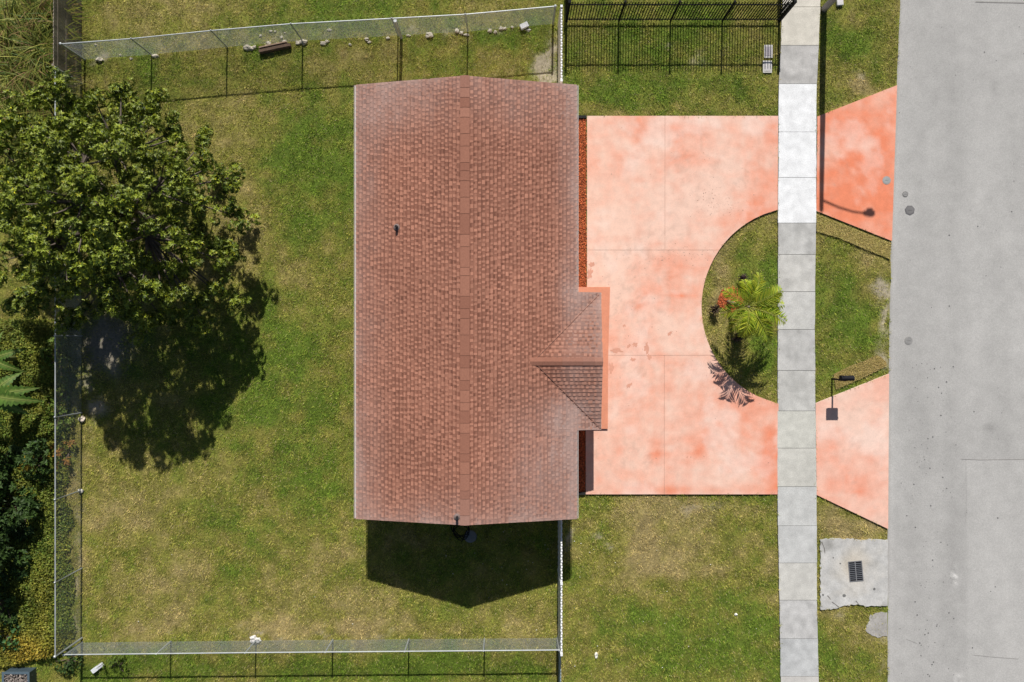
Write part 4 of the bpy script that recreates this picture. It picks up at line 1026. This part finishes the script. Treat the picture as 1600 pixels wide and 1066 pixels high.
shrub(108, 1030, .35, .5, .45, DK, 'low dark weedy shrub behind the corner of the two fences', seed=9, nlobe=12, L=.09, W=.05, zlow=.1)
shrub(185, 1040, .25, .5, .35, G1, 'low weedy shrub beside the white plastic pipe', seed=10, nlobe=9, L=.08, W=.04, zlow=.08)

shrub(2, 690, 3.0, 1.0, 1.0, DK, 'tall dark leafy shrub rising behind the banana plants', seed=21, nlobe=24, L=.2, W=.09)
shrub(-8, 770, 3.3, 1.2, 1.2, DK, 'tallest dark shrub throwing shade over the creeper slope', seed=22, nlobe=26, L=.2, W=.09)
shrub(12, 940, 1.6, .7, .8, DK, 'medium dark shrub at the foot of the creeper slope', seed=23, nlobe=16, L=.16, W=.08)

def ground_cover():
    n = 60000; px = RNG.uniform(-60, 118, n); py = RNG.uniform(500, 1052, n); x = (px - 800) / S; y = (533 - py) / S
    e = fbm(x, y, 1.0, 3, 500); k = (px < 112 + 36 * (e - .5) + 14 * (fbm(x, y, 4., 2, 505) - .5)) & ~((py > 1015 + 26 * (1 - px / 110))); px, py, x, y = px[k], py[k], x[k], y[k]; n = len(x)
    z = .05 + .55 * fbm(x, y, .9, 3, 510) * np.clip((115 - px) / 30, .1, 1) * RNG.uniform(.6, 1, n)
    a = RNG.uniform(0, 6.28, n); D = np.stack([np.cos(a), np.sin(a), RNG.uniform(-.2, .5, n)], 1)
    yel = np.clip(blob(px, py, 55, 1022, 34, 22) * 1.2 + blob(px, py, 30, 1000, 50, 20) * .5 + blob(px, py, 75, 940, 14, 30) * .3 + .5 * (fbm(x, y, 1.4, 3, 520) - .5), 0, 1)
    c = lerp((.115, .185, .025), (.30, .30, .045), np.clip(RNG.normal(.3, .25, n) + .8 * (fbm(x, y, 1.2, 2, 530) - .4), 0, 1)); c = lerp(c, (.52, .37, .05), yel * RNG.uniform(.5, 1, n))
    V, F, C = leaf_np(np.stack([x, y, z], 1), D, rand_dirs(n, .3), RNG.uniform(.06, .14, n), RNG.uniform(.035, .075, n), c * (RNG.uniform(.6, 1.25, n) * (.55 + .9 * fbm(x, y, 2.6, 2, 540)))[:, None])
    o = np_mesh('creeper_leaves', V, F, C, M['leafm']); tag(o, 'green and yellow creeper covering the ground behind the tall fence', 'creeper', kind='stuff')
ground_cover()

def tall_grass(px, py, h, n, cols, label, seed, dirb=0.):
    X, Y, _ = g(px, py); t = thing('tall_grass_clump', (X, Y, 0), label, 'tall grass', 'tall grass clumps by the board fence'); q = np.random.default_rng(seed)
    a = q.uniform(0, 6.28, n); a = np.where(q.random(n) < .35, dirb + q.normal(0, .5, n), a); ln = q.uniform(.7, 1.25, n) * h; up = q.uniform(.7, 1.15, n); wd = q.uniform(.012, .028, n)
    bx = X + q.normal(0, .15, n); by = Y + q.normal(0, .15, n); seg = 6; V = np.zeros((n, seg, 2, 3)); dr = np.stack([np.cos(a), np.sin(a)], 1); sd = np.stack([-dr[:, 1], dr[:, 0]], 1)
    for i in range(seg):
        s = i / (seg - 1); r_ = ln * (.22 * s + .5 * s * s); z = ln * (up * s - .55 * s ** 2.2) * 1.05; w_ = wd * (1 - s ** 2 * .9)
        for j, g_ in enumerate((-1, 1)):
            V[:, i, j, 0] = bx + dr[:, 0] * r_ + sd[:, 0] * w_ * g_; V[:, i, j, 1] = by + dr[:, 1] * r_ + sd[:, 1] * w_ * g_; V[:, i, j, 2] = z - .03 + .3 * w_ * g_
    idx = np.arange(n * seg * 2).reshape(n, seg, 2); F = np.concatenate([np.stack([idx[:, i, 0], idx[:, i, 1], idx[:, i+1, 1], idx[:, i+1, 0]], 1) for i in range(seg - 1)], 0)
    tt = np.clip(q.normal(.4, .28, n), 0, 1); c = lerp(cols[0], cols[1], tt); dry = q.random(n) < .18; c[dry] = np.array((.36, .24, .10)) * q.uniform(.6, 1.2, (dry.sum(), 1))
    np_mesh('blades', V.reshape(-1, 3), F, np.repeat(c, seg * 2, 0), M['leafm'], t)
    MB().tube([(X, Y, -.05), (X, Y, .12)], [.2, .12], (.12, .09, .05), 8).build('crown_base', M['bark'], t)
TGc = ((.07, .13, .018), (.38, .37, .07)); TGl = 'tall arching yellow-green grass clump beside the dark board fence'
k = 0
for py in (8, 42, 78, 116, 155, 195, 235):
    for px in (32, 66, 98):
        k += 1
        tall_grass(px + random.uniform(-9, 9) - (8 if py > 100 else 0), py + random.uniform(-9, 9), random.uniform(1.5, 2.1), 80, TGc, TGl, k, random.uniform(-.8, .8))

# blue-grey storage bin full of dry debris, below the yellow creeper
t = thing('storage_bin', g(36, 1056), 'blue-grey open bin holding dry debris below the yellow creeper', 'bin')
X, Y, _ = g(38, 1058); bc = (.05, .075, .095); m = MB()
m.box(X - .52, X - .47, Y - .4, Y + .4, -.02, .5, bc); m.box(X + .47, X + .52, Y - .4, Y + .4, -.02, .5, bc); m.box(X - .47, X + .47, Y + .35, Y + .4, -.02, .49, bc); m.box(X - .47, X + .47, Y - .4, Y - .35, -.02, .49, bc); m.build('body', M['plast'], t)
m = MB(); m.box(X - .56, X - .47, Y - .44, Y + .44, .5, .53, (.09, .13, .16)); m.box(X + .47, X + .56, Y - .44, Y + .44, .5, .53, (.09, .13, .16)); m.box(X - .47, X + .47, Y + .35, Y + .44, .49, .525, (.09, .13, .16)); m.build('rim', M['plast'], t)
n = 700; P = np.stack([X + RNG.uniform(-.45, .45, n), Y + RNG.uniform(-.35, .33, n), RNG.uniform(.30, .56, n)], 1); a = RNG.uniform(0, 6.28, n)
V, F, C = leaf_np(P, np.stack([np.cos(a), np.sin(a), RNG.uniform(-.2, .5, n)], 1), rand_dirs(n, .3), RNG.uniform(.06, .14, n), RNG.uniform(.02, .04, n), lerp((.25, .22, .2), (.6, .52, .46), RNG.random(n)))
tag(np_mesh('dry_debris', V, F, C, M['leafm'], t), kind='stuff')
MB().box(X - .47, X + .47, Y - .35, Y + .35, .2, .3, (.12, .1, .08)).build('debris_bed', M['mulch'], t)
